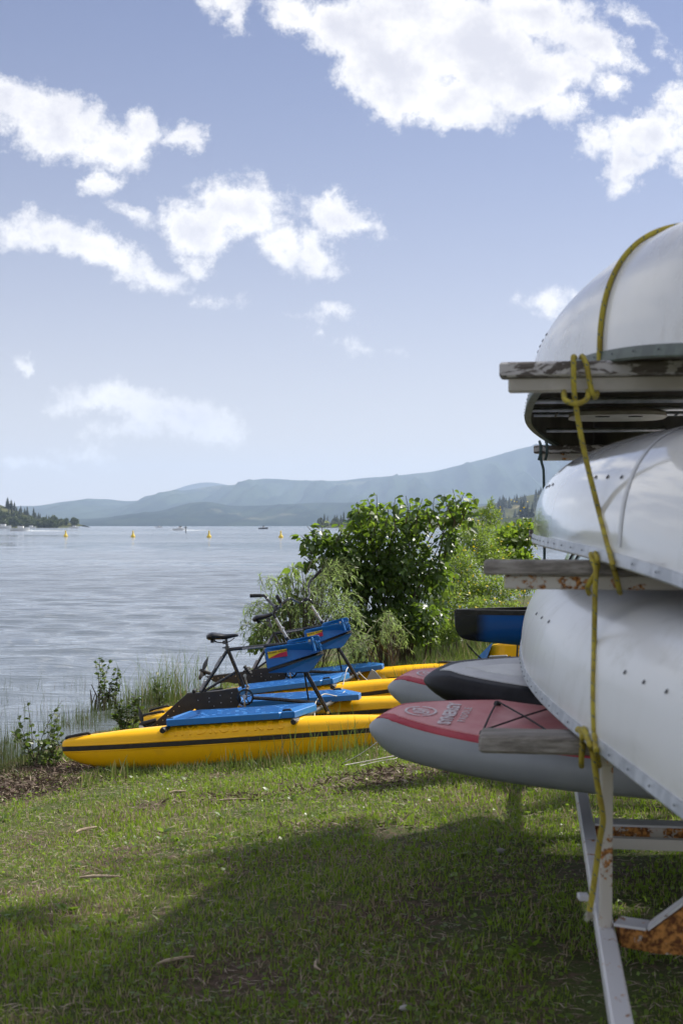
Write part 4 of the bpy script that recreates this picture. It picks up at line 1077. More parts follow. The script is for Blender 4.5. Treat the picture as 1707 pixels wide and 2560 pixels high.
for x, y in ((2.05, 10.3), (4.2, 10.3), (2.05, 13.0), (4.2, 13.0)):
    b = MB(); z0 = zgs(x, y); b.bar((x, y, z0 - .1), (x, y, EYE - .47), .09, .09, up=(0, 1, 0)); b.build('post', M['wood'], rk)
for y in (10.3, 13.0):
    b = MB(); b.bar((1.9, y, EYE - .44), (4.4, y, EYE - .44), .09, .05); b.build('timber_bar', M['wood'], rk)
b = MB(); b.bar((1.95, 10.2, C4.c.z - .36), (4.3, 10.45, C4.c.z - .36), .09, .05); b.build('timber_bar', M['wood'], rk)

# ================================================================== WATER BIKES
D1 = 12.8
class Hull:
    S = [0, .006, .03, .08, .18, .35, .5, .65, .82, .92, .97, .994, 1]
    T = [.055, .072, .088, .102, .122, .14, .145, .14, .122, .102, .088, .072, .055]
    Bt = [.03, .06, .115, .165, .212, .245, .255, .245, .212, .165, .115, .06, .03]
    Wd = [.035, .055, .078, .10, .14, .170, .178, .170, .14, .10, .078, .055, .035]
    def __init__(s, A, B):
        s.A, s.B = Vector(A), Vector(B); s.x = (s.B - s.A); s.L = s.x.length; s.x.normalize()
        s.y = Vector((0, 0, 1)).cross(s.x).normalized(); s.z = s.x.cross(s.y)
    def prof(s, u): return [float(np.interp(u, s.S, q)) for q in (s.T, s.Bt, s.Wd)]
    def pt(s, u, a, off=0.0):
        T, Bo, W_ = s.prof(u); r = math.radians(a); c, sn = math.cos(r), math.sin(r)
        y = math.copysign(abs(c) ** .72, c) * (W_ + off)
        z = (T + off) * abs(sn) ** .9 if sn > 0 else -(Bo + off) * abs(sn) ** .85
        return s.A + s.x * (u * s.L) + s.y * y + s.z * z
    def build(s, parent, letters=True):
        us = np.concatenate([[0, .003, .008], np.linspace(.02, .98, 44), [.992, .997, 1]])
        b = MB(); b.loft([[s.pt(u, a) for a in np.linspace(0, 360, 36, endpoint=False)] for u in us]); h = b.build('float_hull', M['yellow'], parent, smooth=45)
        # black belt strip on both sides and the ends
        for sg in (180, 0):
            b = MB(); rr = []
            for u in us:
                c = s.pt(u, sg, .0); d = -1 if sg == 180 else 1
                o = s.y * d
                rr.append([c + o * .001 + s.z * .021, c + o * .006 + s.z * .017, c + o * .006 - s.z * .014, c + o * .001 - s.z * .018])
            b.loft(rr, closed=False, cap=False); b.build('belt_stripe', M['blackstripe'], h, smooth=40)
        for sg in (180, 0):      # moulded lips above and below the strip
            b = MB(); d = -1 if sg == 180 else 1
            for dz in (.027, -.024):
                b.tube([s.pt(u, sg, .0) + s.y * d * (-.001) + s.z * dz for u in us[2:-2]], .0055, 6)
            b.build('moulded_lip', M['yellow'], h, smooth=60)
        for u0, u1 in ((.012, .075), (.988, .925)):
            b = MB(); a_, c_ = s.pt(u0, 90), s.pt(u1, 90); m_ = (a_ + c_) / 2 + s.z * .018
            b.tube([a_ - s.z * .004, a_ + s.z * .014, m_ + s.y * -.02, c_ + s.z * .014, c_ - s.z * .004], [.010, .013, .014, .013, .010], 8, smooth=4); b.build('carry_handle', M['rubber'], h, smooth=60)
        if letters:
            # each raised letter follows the hull's shoulder
            for i, ch in enumerate('HYDROBIKES'):
                u = .335 + i * .0315; p = s.pt(u, 139, -.0015)
                n_ = (s.pt(u, 139, .02) - s.pt(u, 139)).normalized(); tv = (s.pt(u, 130) - s.pt(u, 148)).normalized()
                text_part('raised_lettering', ch, .115, p, s.x, tv, M['yellow'], h, extrude=.0045, bold=.002)
        return h
G1 = P(0, 0, 12)
hA = Hull(P(159, 1871, 12.05), P(1046, 1813, 12.0))
hB = Hull(P(352, 1812, 13.7), P(1130, 1762, 13.6))
root = empty('water_bike', (P(609, 0, 12.8).x, 12.8, EYE - 2.0), 'nearer yellow and blue water bicycle with twin floats, level saddle and handlebar turned sideways', 'water bike', 'water bicycles drawn up on the bank')
hA.build(root); hB.build(root)
# decks
def deck(h, y0, y1, u0, u1, near):
    """walkway: y measured from the hull axis; near = sign of the outer side"""
    zt, zb = .203, .148; xs0, xs1 = u0 * h.L, u1 * h.L
    def q(x, y, z): return h.A + h.x * x + h.y * y + h.z * z
    o_, i_ = (y0, y1) if near else (y1, y0)
    out = [(xs0, o_), (xs0 - .01, o_ + (i_ - o_) * .12), (xs0 + .13, i_), (xs1 - .02, i_), (xs1, i_ - (i_ - o_) * .25), (xs1 - .17, o_), (xs1 - .19, o_ + (i_ - o_) * .05), (xs1 - .28, o_ + (i_ - o_) * .05), (xs1 - .30, o_)]
    b = MB(); n = len(out)
    b.loft([[q(x, y, zb) for x, y in out], [q(x, y, zt - .006) for x, y in out], [q(x + (.006 if x < xs0 + .3 else -.006), y + (.006 if y < (y0 + y1) / 2 else -.006), zt) for x, y in out]])
    d = b.build('deck', M['bluedeck'], root, bevel=.004)
    # raised tread ribs, each broken at random
    b = MB(); rr = random.Random(5)
    lo, hi = min(y0, y1), max(y0, y1)
    for y in np.linspace(lo + .04, hi - .04, 11):
        f = (y - o_) / (i_ - o_); xa = xs0 + .05 + .13 * f; xe = xs1 - .32 + .26 * f
        x = xa
        while x < xe:
            l = rr.uniform(.12, .3); x2 = min(x + l, xe); b.bar(q(x, y, zt + .0015), q(x2, y, zt + .0015), .016, .005, bev=.002); x = x2 + .03
    b.build('tread_rib', M['bluedeck'], d, kind='stuff')
    c = q(xs1 - .235, o_ + (i_ - o_) * .12, zt)
    b = MB(); b.tube([c - h.x * .03 - h.z * .01, c - h.x * .03 + h.z * .008, c + h.x * .03 + h.z * .008, c + h.x * .03 - h.z * .01], .009, 7, smooth=3); b.build('deck_latch', M['rubber'], d)
    c = q(xs0 + .02, o_ + (i_ - o_) * .14, zt)
    b = MB(); b.bar(c - h.x * .03 + h.z * .003, c + h.x * .03 + h.z * .003, .02, .008, bev=.002); b.build('deck_latch', M['rubber'], d)
deck(hA, -.15, .38, .302, .715, True)
deck(hB, .15, -.38, .302, .715, True)
for u in (.293, .655):
    a = hA.A + hA.x * (u * hA.L) + hA.y * -.21 + hA.z * .125; c = hB.A + hB.x * ((u + .0) * hB.L) + hB.y * .21 + hB.z * .125
    b = MB(); b.tube([a, c], .021, 14); t_ = b.build('cross_tube', M['greyalu'], root, smooth=40)
    for p, d in ((a, hA.y * -1), (c, hB.y)):
        b = MB(); b.tube([p - d * .05, p + d * .004, p + d * .012], [.0245, .0245, .019], 14); b.build('end_plug', M['rubber'], t_, smooth=40)
def z6(u, v, D=D1): return P(440 + .33163 * u, 1400 + .33163 * v, D)
def tubep(name, pts, r, m_, parent=root, n=12, smooth=0):
    b = MB(); b.tube(pts, r, n, smooth=smooth); return b.build(name, m_, parent, smooth=45)
tt = tubep('top_tube', [z6(385, 676), z6(700, 645), z6(900, 626)], .0165, M['blackmetal'])
b = MB(); a_, c_ = z6(500, 668, D1 - .0195), z6(660, 652, D1 - .0195); b.bar(a_, c_, .004, .014, up=(0, 0, 1)); b.build('lettering_strip', M['label'], tt)
tubep('seat_tube', [z6(386, 660), z6(512, 965)], .017, M['blackmetal'])
ss = tubep('seat_stay', [z6(385, 685), z6(188, 1000)], .0165, M['blackmetal'])
for (u0, v0), (u1, v1) in (((352, 728), (300, 812)), ((228, 912), (186, 985))):
    b = MB(); a_, c_ = z6(u0, v0), z6(u1, v1); b.tube([a_, c_], .0182, 12); b.build('sleeve_label', M['label'], ss, smooth=40)
tubep('chain_stay', [z6(460, 838), z6(200, 998)], .0115, M['blackmetal'])
tubep('down_tube', [z6(585, 1040), z6(760, 1050), z6(1090, 1082)], .016, M['blackmetal'])
lg = tubep('front_leg', [z6(972, 830), z6(1150, 1155)], .019, M['blackmetal'])
b = MB(); b.disc(z6(1146, 1148), (0, 1, 0), .012, .06, 10); b.build('leg_bolt', M['alu'], lg)
tubep('front_brace', [z6(968, 850), z6(1003, 1085, D1 + .1)], .008, M['blackmetal'])
# saddle
sp = tubep('seat_post', [z6(378, 590), z6(388, 668)], .0125, M['greyalu'])
b = MB(); b.disc(z6(386, 662), (z6(386, 662) - z6(378, 590)), .021, .03, 12); b.tube([z6(386, 662), z6(352, 662, D1 - .02)], .006, 6); b.build('seat_clamp', M['greyalu'], sp)
sc_ = z6(350, 570); b = MB(); rings = []
for i, t in enumerate(np.linspace(0, 1, 15)):     # t=0 rear, 1 nose
    w_ = float(np.interp(t, [0, .06, .2, .4, .6, .8, .95, 1], [.03, .085, .105, .085, .05, .030, .022, .008]))
    hgt = float(np.interp(t, [0, .1, .5, 1], [.022, .045, .034, .016])); cz = float(np.interp(t, [0, .2, .6, 1], [-.006, .006, -.004, .008]))
    cx = (t - .5) * .285
    rings.append([sc_ + Vector((cx, w_ * math.cos(a), cz + hgt * (math.sin(a) * (.62 if math.sin(a) > 0 else 1.0)))) for a in np.linspace(0, 2 * math.pi, 18, endpoint=False)])
b.loft(rings); sad = b.build('saddle', M['saddle'], root, smooth=60, origin=z6(378, 600))
b = MB()
for sy in (-.022, .022):
    b.tube([sc_ + Vector((-.09, sy * 2.4, -.03)), sc_ + Vector((-.05, sy, -.058)), sc_ + Vector((.05, sy, -.058)), sc_ + Vector((.11, sy * .5, -.02))], .0038, 6, smooth=4)
for sy in (-.05, .05):
    for k in range(4): b.tube([sc_ + Vector((-.085 + .016 * math.cos(a) , sy + .016 * math.sin(a), -.028 - .008 * k - .008 * a / 6.3)) for a in np.linspace(0, 6.28, 9)], .003, 5)
b.build('saddle_rail', M['blackmetal'], sad, smooth=50)
b = MB(); b.box(sc_ + Vector((.02, 0, -.06)), (.035, .05, .03), bev=.006); b.build('saddle_clamp', M['greyalu'], sad)
# drive: chainring, cranks, pedals
cr = z6(523, 1035, D1 - .05); b = MB(); nT = 44; rings = []
def cring(r0, y, tooth=False): return [cr + Vector(((r0 + (.003 if tooth and k % 2 else 0)) * math.cos(2 * math.pi * k / 88), y, (r0 + (.003 if tooth and k % 2 else 0)) * math.sin(2 * math.pi * k / 88))) for k in range(88)]
b.loft([cring(.058, -.004), cring(.074, -.004, True), cring(.074, .004, True), cring(.058, .004), cring(.058, -.004)], cap=False)
for k in range(5):
    a = 2 * math.pi * k / 5 + .3; d = Vector((math.cos(a), 0, math.sin(a))); b.bar(cr + d * .012, cr + d * .061, .008, .014, up=(0, 1, 0))
ch = b.build('chainring', M['blackmetal'], root, smooth=30)
b = MB(); b.disc(cr, (0, 1, 0), .019, .03, 16); b.build('bottom_bracket', M['greyalu'], ch, smooth=40)
for nm, (p0, p1), dy in (('crank_arm', ((515, 1030), (521, 1125)), -.045), ('crank_arm', ((540, 960), (520, 872)), .11)):
    a_, c_ = z6(*p0, D1 - .05 + dy), z6(*p1, D1 - .05 + dy); b = MB(); b.bar(a_, c_, .014, .024, up=(0, 1, 0), bev=.005); b.disc(a_, (0, 1, 0), .018, .02, 14); b.disc(c_, (0, 1, 0), .015, .018, 14); b.build(nm, M['alu'], root, smooth=40)
b = MB(); b.tube([cr, z6(540, 960, D1 + .06)], .013, 8); b.build('bottom_bracket_axle', M['greyalu'], root)
for (u, v), dy, rt_ in (((540, 830), .15, .9), ((522, 1150), -.16, .1)):
    p = z6(u, v, D1 - .05 + dy); R = Matrix.Rotation(rt_, 3, 'Y'); b = MB()
    b.box(p, (.10, .085, .024), R, bev=.006)
    for k in range(5): b.box(p + R @ Vector((-.04 + .02 * k, 0, .0)), (.006, .09, .036), R)
    b.build('pedal', M['rubber'], root)
# black drive leg and housing
def z8(u, v, D=D1): return P(330 + .18495 * u, 1640 + .18495 * v, D)
hs = [(760, 492), (840, 500), (930, 490), (1150, 468), (1420, 430), (1460, 520), (1480, 600), (1420, 700), (1200, 730), (1000, 745), (880, 742), (860, 705), (780, 765), (690, 790), (640, 640)]
b = MB(); b.prism([z8(u, v) for u, v in hs], (0, .075, 0)); hou = b.build('drive_housing', M['blackplate'], root, bevel=.004)
lgp = [(760, 492), (820, 560), (800, 700), (700, 790), (590, 830), (470, 950), (235, 968)]
hinge = z8(770, 600)
b = MB(); b.prism([z8(u, v) for u, v in lgp], (0, .055, 0)); leg = b.build('drive_leg', M['blackplate'], root, bevel=.004, origin=hinge)
b = MB()
def dot(u, v, y, bb): p = z8(u, v, D1 - y); bb.tube([p + Vector((0, .002, 0)), p - Vector((0, .003, 0))], [.0055, .004], 7)
bh = MB()
for u, v in ((895, 600), (1045, 568), (1045, 618), (1195, 533), (1205, 632), (1350, 498), (1337, 568), (1340, 618), (1110, 676)): dot(u, v, .0378, bh)
bh.build('rivet_row', M['alu'], hou, kind='stuff')
bh = MB()
for u, v in ((710, 615), (640, 680), (565, 745), (490, 805), (420, 868), (345, 930)): dot(u, v, .0278, bh)
bh.build('rivet_row', M['alu'], leg, kind='stuff')
hub = z8(150, 925); b = MB(); b.tube([z8(330, 865), z8(200, 905), hub, z8(95, 935)], [.018, .022, .030, .012], 12)
b.tube([hub + Vector((0, 0, .01)), z8(215, 965)], .018, 8)
for k in range(3):
    a = k * 2.094 + .5; ax = (z8(95, 935) - z8(200, 905)).normalized(); u_ = ax.orthogonal().normalized(); d = (Quaternion(ax, a) @ u_).normalized(); tn = ax.cross(d)
    rings = []
    for i, t in enumerate(np.linspace(0, 1, 8)):
        r = .02 + .15 * t; wv = .035 * math.sin(math.pi * min(t * .85 + .12, 1)) + .004; tw = .9 - .5 * t
        e1 = tn * math.cos(tw) + ax * math.sin(tw); n1 = d.cross(e1)
        c = hub + d * r; rings.append([c - e1 * wv, c + n1 * .004, c + e1 * wv, c - n1 * .004])
    b.loft(rings)
b.build('propeller', M['blackplate'], leg, smooth=40)
b = MB(); b.box(z6(140, 985, D1), (.03, .12, .03), bev=.006); b.build('hinge_block', M['rubber'], hou)
# nose box
def z1(u, v, y): return P(640 + .11480 * u, 1600 + .11480 * v, D1 + y)
def hexloft(pts):   # (u,v,halfwidth)
    b = MB(); b.loft([[z1(u, v, -hw) for u, v, hw in pts], [z1(u, v, -hw + .02) for u, v, hw in pts], [z1(u, v, hw - .02) for u, v, hw in pts], [z1(u, v, hw) for u, v, hw in pts]]); return b
up_ = [(185, 200, .155), (230, 165, .155), (680, 95, .16), (1110, 40, .16), (1290, 0, .15), (1380, 60, .10), (1445, 235, .07), (1290, 285, .16), (700, 485, .165), (250, 632, .16)]
bx = hexloft(up_).build('box_shell', M['blue'], root, bevel=.007)
b = hexloft([(262, 705, .150), (700, 555, .155), (1290, 345, .150), (1478, 308, .06), (1400, 430, .05), (1230, 640, .09), (1150, 690, .11), (650, 715, .12), (300, 722, .13)]); b.build('box_base', M['blue'], bx, bevel=.007)
b = hexloft([(250, 634, .168), (700, 488, .174), (1290, 287, .170), (1452, 238, .082), (1484, 306, .075), (1290, 343, .164), (700, 553, .168), (262, 700, .162)]); b.build('box_belt', M['blackstripe'], bx, bevel=.003)
b = hexloft([(668, 60, .135), (700, 5, .13), (1100, -70, .13), (1340, -115, .11), (1385, -80, .10), (1400, -5, .09), (1100, 25, .14), (680, 95, .135)]); lid = b.build('box_lid', M['blue'], bx, bevel=.009)
b = MB(); c = z1(1160, 15, -.17); b.disc(c, (0, 1, 0), .011, .02, 12); b.build('lid_pin', M['alu'], bx)
b = MB(); b.bar(z1(1215, -60, -.135), z1(1290, 250, -.155), .02, .018, bev=.004); b.bar(z1(1330, -80, -.085), z1(1420, 230, -.09), .018, .016, bev=.004); b.build('latch_strap', M['bluedeck'], bx)
b = MB()
for u, v in ((1325, 60), (1375, 55), (1335, 150), (1395, 140)): b.disc(z1(u, v, -.112), (0.5, -1, 0), .008, .012, 10)
b.bar(z1(1320, 40, -.11), z1(1390, 160, -.10), .01, .045, bev=.003); b.build('latch', M['bluedeck'], bx)
# sticker with its print
sy_ = -.1685
b = MB(); b.add([z1(248, 262, sy_ + .006), z1(670, 190, sy_), z1(684, 350, sy_), z1(275, 408, sy_ + .006)], [(0, 1, 2, 3)]); stk = b.build('sticker', M['sticker_y'], bx, solid=0)
b = MB(); b.add([z1(272, 406, sy_ + .0035), z1(500, 290, sy_ - .0010), z1(672, 242, sy_ - .003), z1(684, 352, sy_ - .003)], [(0, 1, 2, 3)]); b.build('sticker_wedge', M['sticker_r'], stk)
xa, ya = (z1(670, 190, 0) - z1(248, 262, 0)).normalized(), Vector((0, 0, 1))
text_part('sticker_lettering', 'HYDROBIKE  EXPLORER', .0195, z1(452, 262, sy_ - .0045), xa, ya, M['ink'], stk, extrude=.0003, bold=.0004)
# stem and handlebars
def z5(u, v, D=D1): return P(620 + .12755 * u, 1420 + .12755 * v, D)
st = tubep('steering_stem', [z5(540, 985), z5(770, 1385)], .0145, M['alu'])
b = MB(); b.tube([z5(642, 1165), z5(680, 1232)], .0185, 14); b.disc(z5(700, 1180, D1 - .02), (0, 1, 0), .008, .03, 8); b.build('stem_collar', M['alu'], st, smooth=40)
b = MB(); b.tube([z5(755, 1360), z5(795, 1425)], .02, 12); b.build('stem_socket', M['rubber'], st)
kids_index()
bike2 = copy_tree(root)
def bars(parent, quill, left, right, gl, gr_, Dg=None):
    q_ = tubep('handlebar_stem', quill, .0135, M['blackmetal'], parent, smooth=4)
    hbx = MB(); hbx.tube(left + right, .0135, 10, smooth=6); h_ = hbx.build('handlebar', M['blackmetal'], parent, smooth=60)
    c = (left[-1] + right[0]) / 2
    b = MB(); b.disc(c, (right[0] - left[-1]) if (right[0] - left[-1]).length > 0 else (1, 0, 0), .021, .05, 14); b.build('handlebar_clamp', M['rubber'], h_)
    for g in (gl, gr_):
        b = MB(); b.tube(g, [.0175, .0175, .0165], 12); b.build('grip', M['rubber'], h_, smooth=40)
bars(root, [z5(540, 985), z5(505, 900), z5(520, 840), z5(590, 770)],
     [z5(45, 545, 13.02), z5(250, 540, 13.02), z5(330, 550, 13.02), z5(400, 640, 13.0), z5(540, 770, 12.88)],
     [z5(600, 765, 12.78), z5(645, 745, 12.62), z5(640, 690, 12.5), z5(610, 620, 12.46), z5(575, 565, 12.40)],
     [z5(40, 545, 13.02), z5(150, 543, 13.02), z5(250, 540, 13.02)], [z5(632, 665, 12.48), z5(605, 610, 12.46), z5(572, 560, 12.40)])
# the second bike: same parts, moved back, pitched a little nose up
b2 = bike2[root.name]
D2 = 15.72; pv1 = z6(388, 665); pv2 = P(684, 1581, D2)
Rm = Matrix.Rotation(math.radians(-3.2), 4, 'Y')
# account for the hull ground: rotate about the seat cluster
b2.matrix_world = Matrix.Translation(pv2) @ Rm @ Matrix.Translation(-pv1) @ Matrix.Translation(root.location)
b2['label'] = 'farther yellow and blue water bicycle, its handlebar standing up over the green shrub'
for k_, c in bike2.items():
    if c.name.startswith('saddle') and c.parent == b2:
        c.location = c.location + Vector((-.035, 0, .085)); c.rotation_euler = (0, math.radians(-12), 0)
    if c.name.startswith('drive_leg'): c.rotation_euler = (0, math.radians(-38) * -1, 0)
    if c.name.startswith('seat_post'): c.location = c.location + Vector((-.030, 0, .075))
bpy.context.view_layer.update()
class _P: pass
inv = b2.matrix_world.inverted()
def to2(pts): return [root.location + (inv @ p) for p in pts]     # world point -> the frame the first bike was modelled in
def z52(u, v, D=D2): return z5(u, v, D)
class Proxy: pass
def bars2():
    L_ = [z52(650, 715, 15.35), z52(730, 655, 15.38), z52(800, 600, 15.42), z52(870, 610, 15.5), z52(960, 655, 15.6), z52(1040, 675, 15.68), z52(1100, 630, D2)]
    R_ = [z52(1165, 600, 15.78), z52(1205, 520, 15.9), z52(1190, 400, 16.0), z52(1190, 330, 16.04), z52(1230, 240, 16.08), z52(1310, 170, 16.1), z52(1430, 45, 16.1)]
    Q_ = [z52(1262, 690), z52(1230, 640), z52(1185, 615), z52(1130, 615)]
    off = root.location
    def mk(name, pts, r, m_, n=10, smooth=0, parent=b2):
        b = MB(); b.tube([inv @ p for p in pts], r, n, smooth=smooth)
        me = bpy.data.meshes.new(name); me.from_pydata([tuple(v) for v in b.v], [], b.f); me.materials.append(m_); fixn(me); shade(me, 50)
        o = bpy.data.objects.new(name, me); COL.objects.link(o); o.parent = parent; return o
    mk('handlebar_stem', Q_, .0135, M['blackmetal'], smooth=4)
    h_ = mk('handlebar', L_ + R_, .0135, M['blackmetal'], smooth=6)
    mk('handlebar_clamp', [z52(1095, 635), z52(1165, 598)], .021, M['rubber'], parent=h_)
    mk('grip', [z52(645, 720, 15.35), z52(725, 658, 15.38)], .0175, M['rubber'], parent=h_)
    mk('grip', [z52(1312, 168, 16.1), z52(1432, 42, 16.1)], .0175, M['rubber'], parent=h_)
bars2()

# loose cords and the grey fin
rope('cord', [P(870, 1668, 15.3), P(866, 1675, 15.0), P(860, 1700, 14.9), P(853, 1732, 14.75)], .005, M['whiteline'], 'white cord hanging from the farther water bike down to its near float', 'cord', 5, 6)
rope('cord', [P(862, 1728, 13.5), P(845, 1740, 13.3), P(812, 1735, 13.0), P(797, 1745, 12.85), P(788, 1760, 12.7), P(786, 1795, 12.4)], .005, M['whiteline'], 'white cord looping from the deck of the nearer water bike behind its near float', 'cord', 5, 6)
rope('cord', [P(896, 1680, 15.9), P(910, 1694, 15.6), P(925, 1706, 15.3)], .005, M['whiteline'], 'short white cord tied to the front leg of the farther water bike', 'cord', 4, 6)
b = MB(); prf = [P(912, 1712, 15.7), P(920, 1690, 15.7), P(929, 1673, 15.7), P(938, 1678, 15.7), P(952, 1695, 15.7), P(966, 1712, 15.7)]; b.prism(prf, (0, .02, 0)); b.bar(P(938, 1710, 15.7), P(938, 1790, 15.7), .03, .03)
tag(b.build('paddle', M['sup_grey'], bevel=.004), 'grey paddle blade standing up between the floats of the farther water bike', 'paddle')
def gpt(px, D, dz=.03):
    x = (px - 853.5) / F * D; return Vector((x, D, zgs(x, D) + dz))
def gp(px, py, dz=.03):
    """ground point seen at a pixel"""
    lo_, hi_ = 3.0, 60.0
    for _ in range(40):
        D = (lo_ + hi_) / 2; x = (px - 853.5) / F * D; y = HZ + (EYE - zgs(x, D)) / D * F
        if y > py: lo_ = D
        else: hi_ = D
    return Vector((x, D, zgs(x, D) + dz))
def cord_on(p_, r_, lab):
    rope('cord', p_, r_, M['whiteline'], lab, 'cord', 4, 6)
a_ = gp(856, 1921, .04); c_ = P(944, 1854, 10.9)
cord_on([a_, a_.lerp(c_, .35) + Vector((0, 0, -.012)), a_.lerp(c_, .7) + Vector((0, 0, -.010)), c_], .0035, 'white cord running up from the grass to the end of the nearest yellow float')
cord_on([gp(862, 1933, .06), gp(920, 1922, .06), gp(978, 1909, .055), gp(1020, 1898, .05)], .0045, 'thicker white cord lying across the bare soil under the nearest red board')
cord_on([gp(900, 1931, .05), gp(945, 1920, .05), gp(990, 1910, .045), gp(1014, 1895, .04)], .003, 'thin white cord crossing beside the thicker one under the nearest red board')

# ================================================================== VEGETATION
LEAF_V = np.array([(0, 0, 0), (.16, .30, .05), (.16, -.30, .05), (.5, .40, .06), (.5, -.40, .06), (.8, .20, .0), (.8, -.20, .0), (1.05, 0, -.10), (.3, 0, -.02), (.65, 0, -.03)])
LEAF_F = np.array([(0, 8, 1), (0, 2, 8), (1, 8, 3), (2, 4, 8), (8, 9, 3), (8, 4, 9), (3, 9, 5), (4, 6, 9), (9, 7, 5), (9, 6, 7)])
OVAL_V = np.array([(0, 0, 0), (.35, .2, .03), (.35, -.2, .03), (1, 0, -.05), (.75, .14, 0), (.75, -.14, 0)])
OVAL_F = np.array([(0, 2, 1), (1, 2, 5), (1, 5, 4), (4, 5, 3)])
NARROW_V = np.array([(0, 0, 0), (.4, .07, .02), (.4, -.07, .02), (1, 0, -.06)])
NARROW_F = np.array([(0, 2, 1), (1, 2, 3)])

def leaf_object(name, pos, dirs, size, m_, parent, tmpl=(LEAF_V, LEAF_F), kind='stuff', seed=0, rnd=None):
    q = np.random.default_rng(seed); n = len(pos)
    v, f = scatter(tmpl[0], tmpl[1], pos, rot_from(dirs, q.normal(0, .7, n)), size)
    r = q.uniform(0, 1, n) if rnd is None else rnd
    return np_mesh(name, v, f, m_, parent, np.repeat(r, len(tmpl[0])), kind=kind)

def stems_obj(name, lines, m_, parent, n=5):
    b = MB()
    for pts, r0, r1 in lines: b.tube(pts, list(np.linspace(r0, r1, len(pts))), n, cap=False)
    return b.build(name, m_, parent, smooth=60)

def blob_points(blobs, q):
    """blobs: (px, py, rx_px, ry_px, D, depth_m, n)"""
    P_, N_ = [], []
    for px, py, rx, ry, D, dd, n in blobs:
        d = q.normal(size=(n, 3)); d /= np.linalg.norm(d, axis=1, keepdims=True)
        r = q.uniform(0, 1, (n, 1)) ** .42
        # clumps: pull points toward random twig centres
        k = max(n // 16, 3); cc = q.normal(size=(k, 3)); cc /= np.linalg.norm(cc, axis=1, keepdims=True); cc *= q.uniform(.5, 1, (k, 1))
        p = d * r; j = q.integers(0, k, n); p = p * .45 + cc[j] * .55 + q.normal(0, .05, (n, 3))
        c = np.array(P(px, py, D)); s = np.array([rx / F * D, dd, ry / F * D])
        P_.append(c + p * s); N_.append(p / (np.linalg.norm(p, axis=1, keepdims=True) + 1e-6))
    return np.concatenate(P_), np.concatenate(N_)

def bush(name, label, cat, blobs, basepts, size, m_, tmpl, droop=.5, seed=1, group=None, stemr=.018, nst=2):
    q = np.random.default_rng(seed); pr = random.Random(seed)
    base = gpt(basepts[0][0], basepts[0][1], 0); e = empty(name, base, label, cat, group)
    pos, nn = blob_points(blobs, q)
    gz_ = zg(pos[:, 0], pos[:, 1]); keep = pos[:, 2] > gz_ + .03; pos, nn = pos[keep], nn[keep]
    dirs = nn * .8 + q.normal(0, .55, pos.shape); dirs[:, 2] -= droop
    leaf_object('foliage', pos, dirs, size * q.uniform(.6, 1.25, len(pos)), m_, e, tmpl, seed=seed)
    lines = []
    for bl in blobs:
        c = P(bl[0], bl[1], bl[4])
        for i in range(nst):
            bp = basepts[pr.randrange(len(basepts))]; a = gpt(bp[0] + pr.uniform(-12, 12), bp[1] + pr.uniform(-.2, .2), -.05)
            t_ = c + Vector((pr.uniform(-1, 1) * bl[2] / F * bl[4] * .6, pr.uniform(-.3, .3) * bl[5], pr.uniform(.1, .8) * bl[3] / F * bl[4]))
            m1 = a.lerp(t_, .4) + Vector((0, 0, .15 * (t_ - a).length)); lines.append((catmull([a, m1, t_], 4), stemr, stemr * .25))
    stems_obj('stem', lines, M['stem'], e)
    return e

Q = random.Random(21)
# ---- the big broad-leaved bush
bb = bush('poplar_bush', 'big dark green broad leaved bush at the water edge behind the water bikes', 'bush',
    [(905, 1440, 125, 130, 18.6, .9, 1900), (1010, 1430, 105, 150, 18.8, 1.0, 1500), (850, 1385, 85, 62, 18.2, .6, 480), (795, 1352, 46, 36, 18.0, .4, 150),
     (940, 1330, 110, 60, 18.5, .7, 560), (915, 1283, 52, 34, 18.4, .4, 110), (1030, 1300, 75, 60, 18.8, .6, 380), (1130, 1282, 52, 44, 18.6, .4, 190), (1120, 1340, 55, 60, 18.8, .5, 200),
     (1000, 1560, 120, 62, 18.2, .8, 1300), (900, 1560, 90, 60, 18.3, .7, 800), (1090, 1440, 60, 80, 18.6, .6, 260), (765, 1400, 22, 30, 17.9, .3, 40), (1075, 1540, 60, 60, 18.0, .6, 240)],
    [(900, 18.8), (960, 18.7), (1010, 19.0), (1060, 19.0)], .078, M['poplar'], (LEAF_V, LEAF_F), .55, 5, stemr=.016, nst=3)
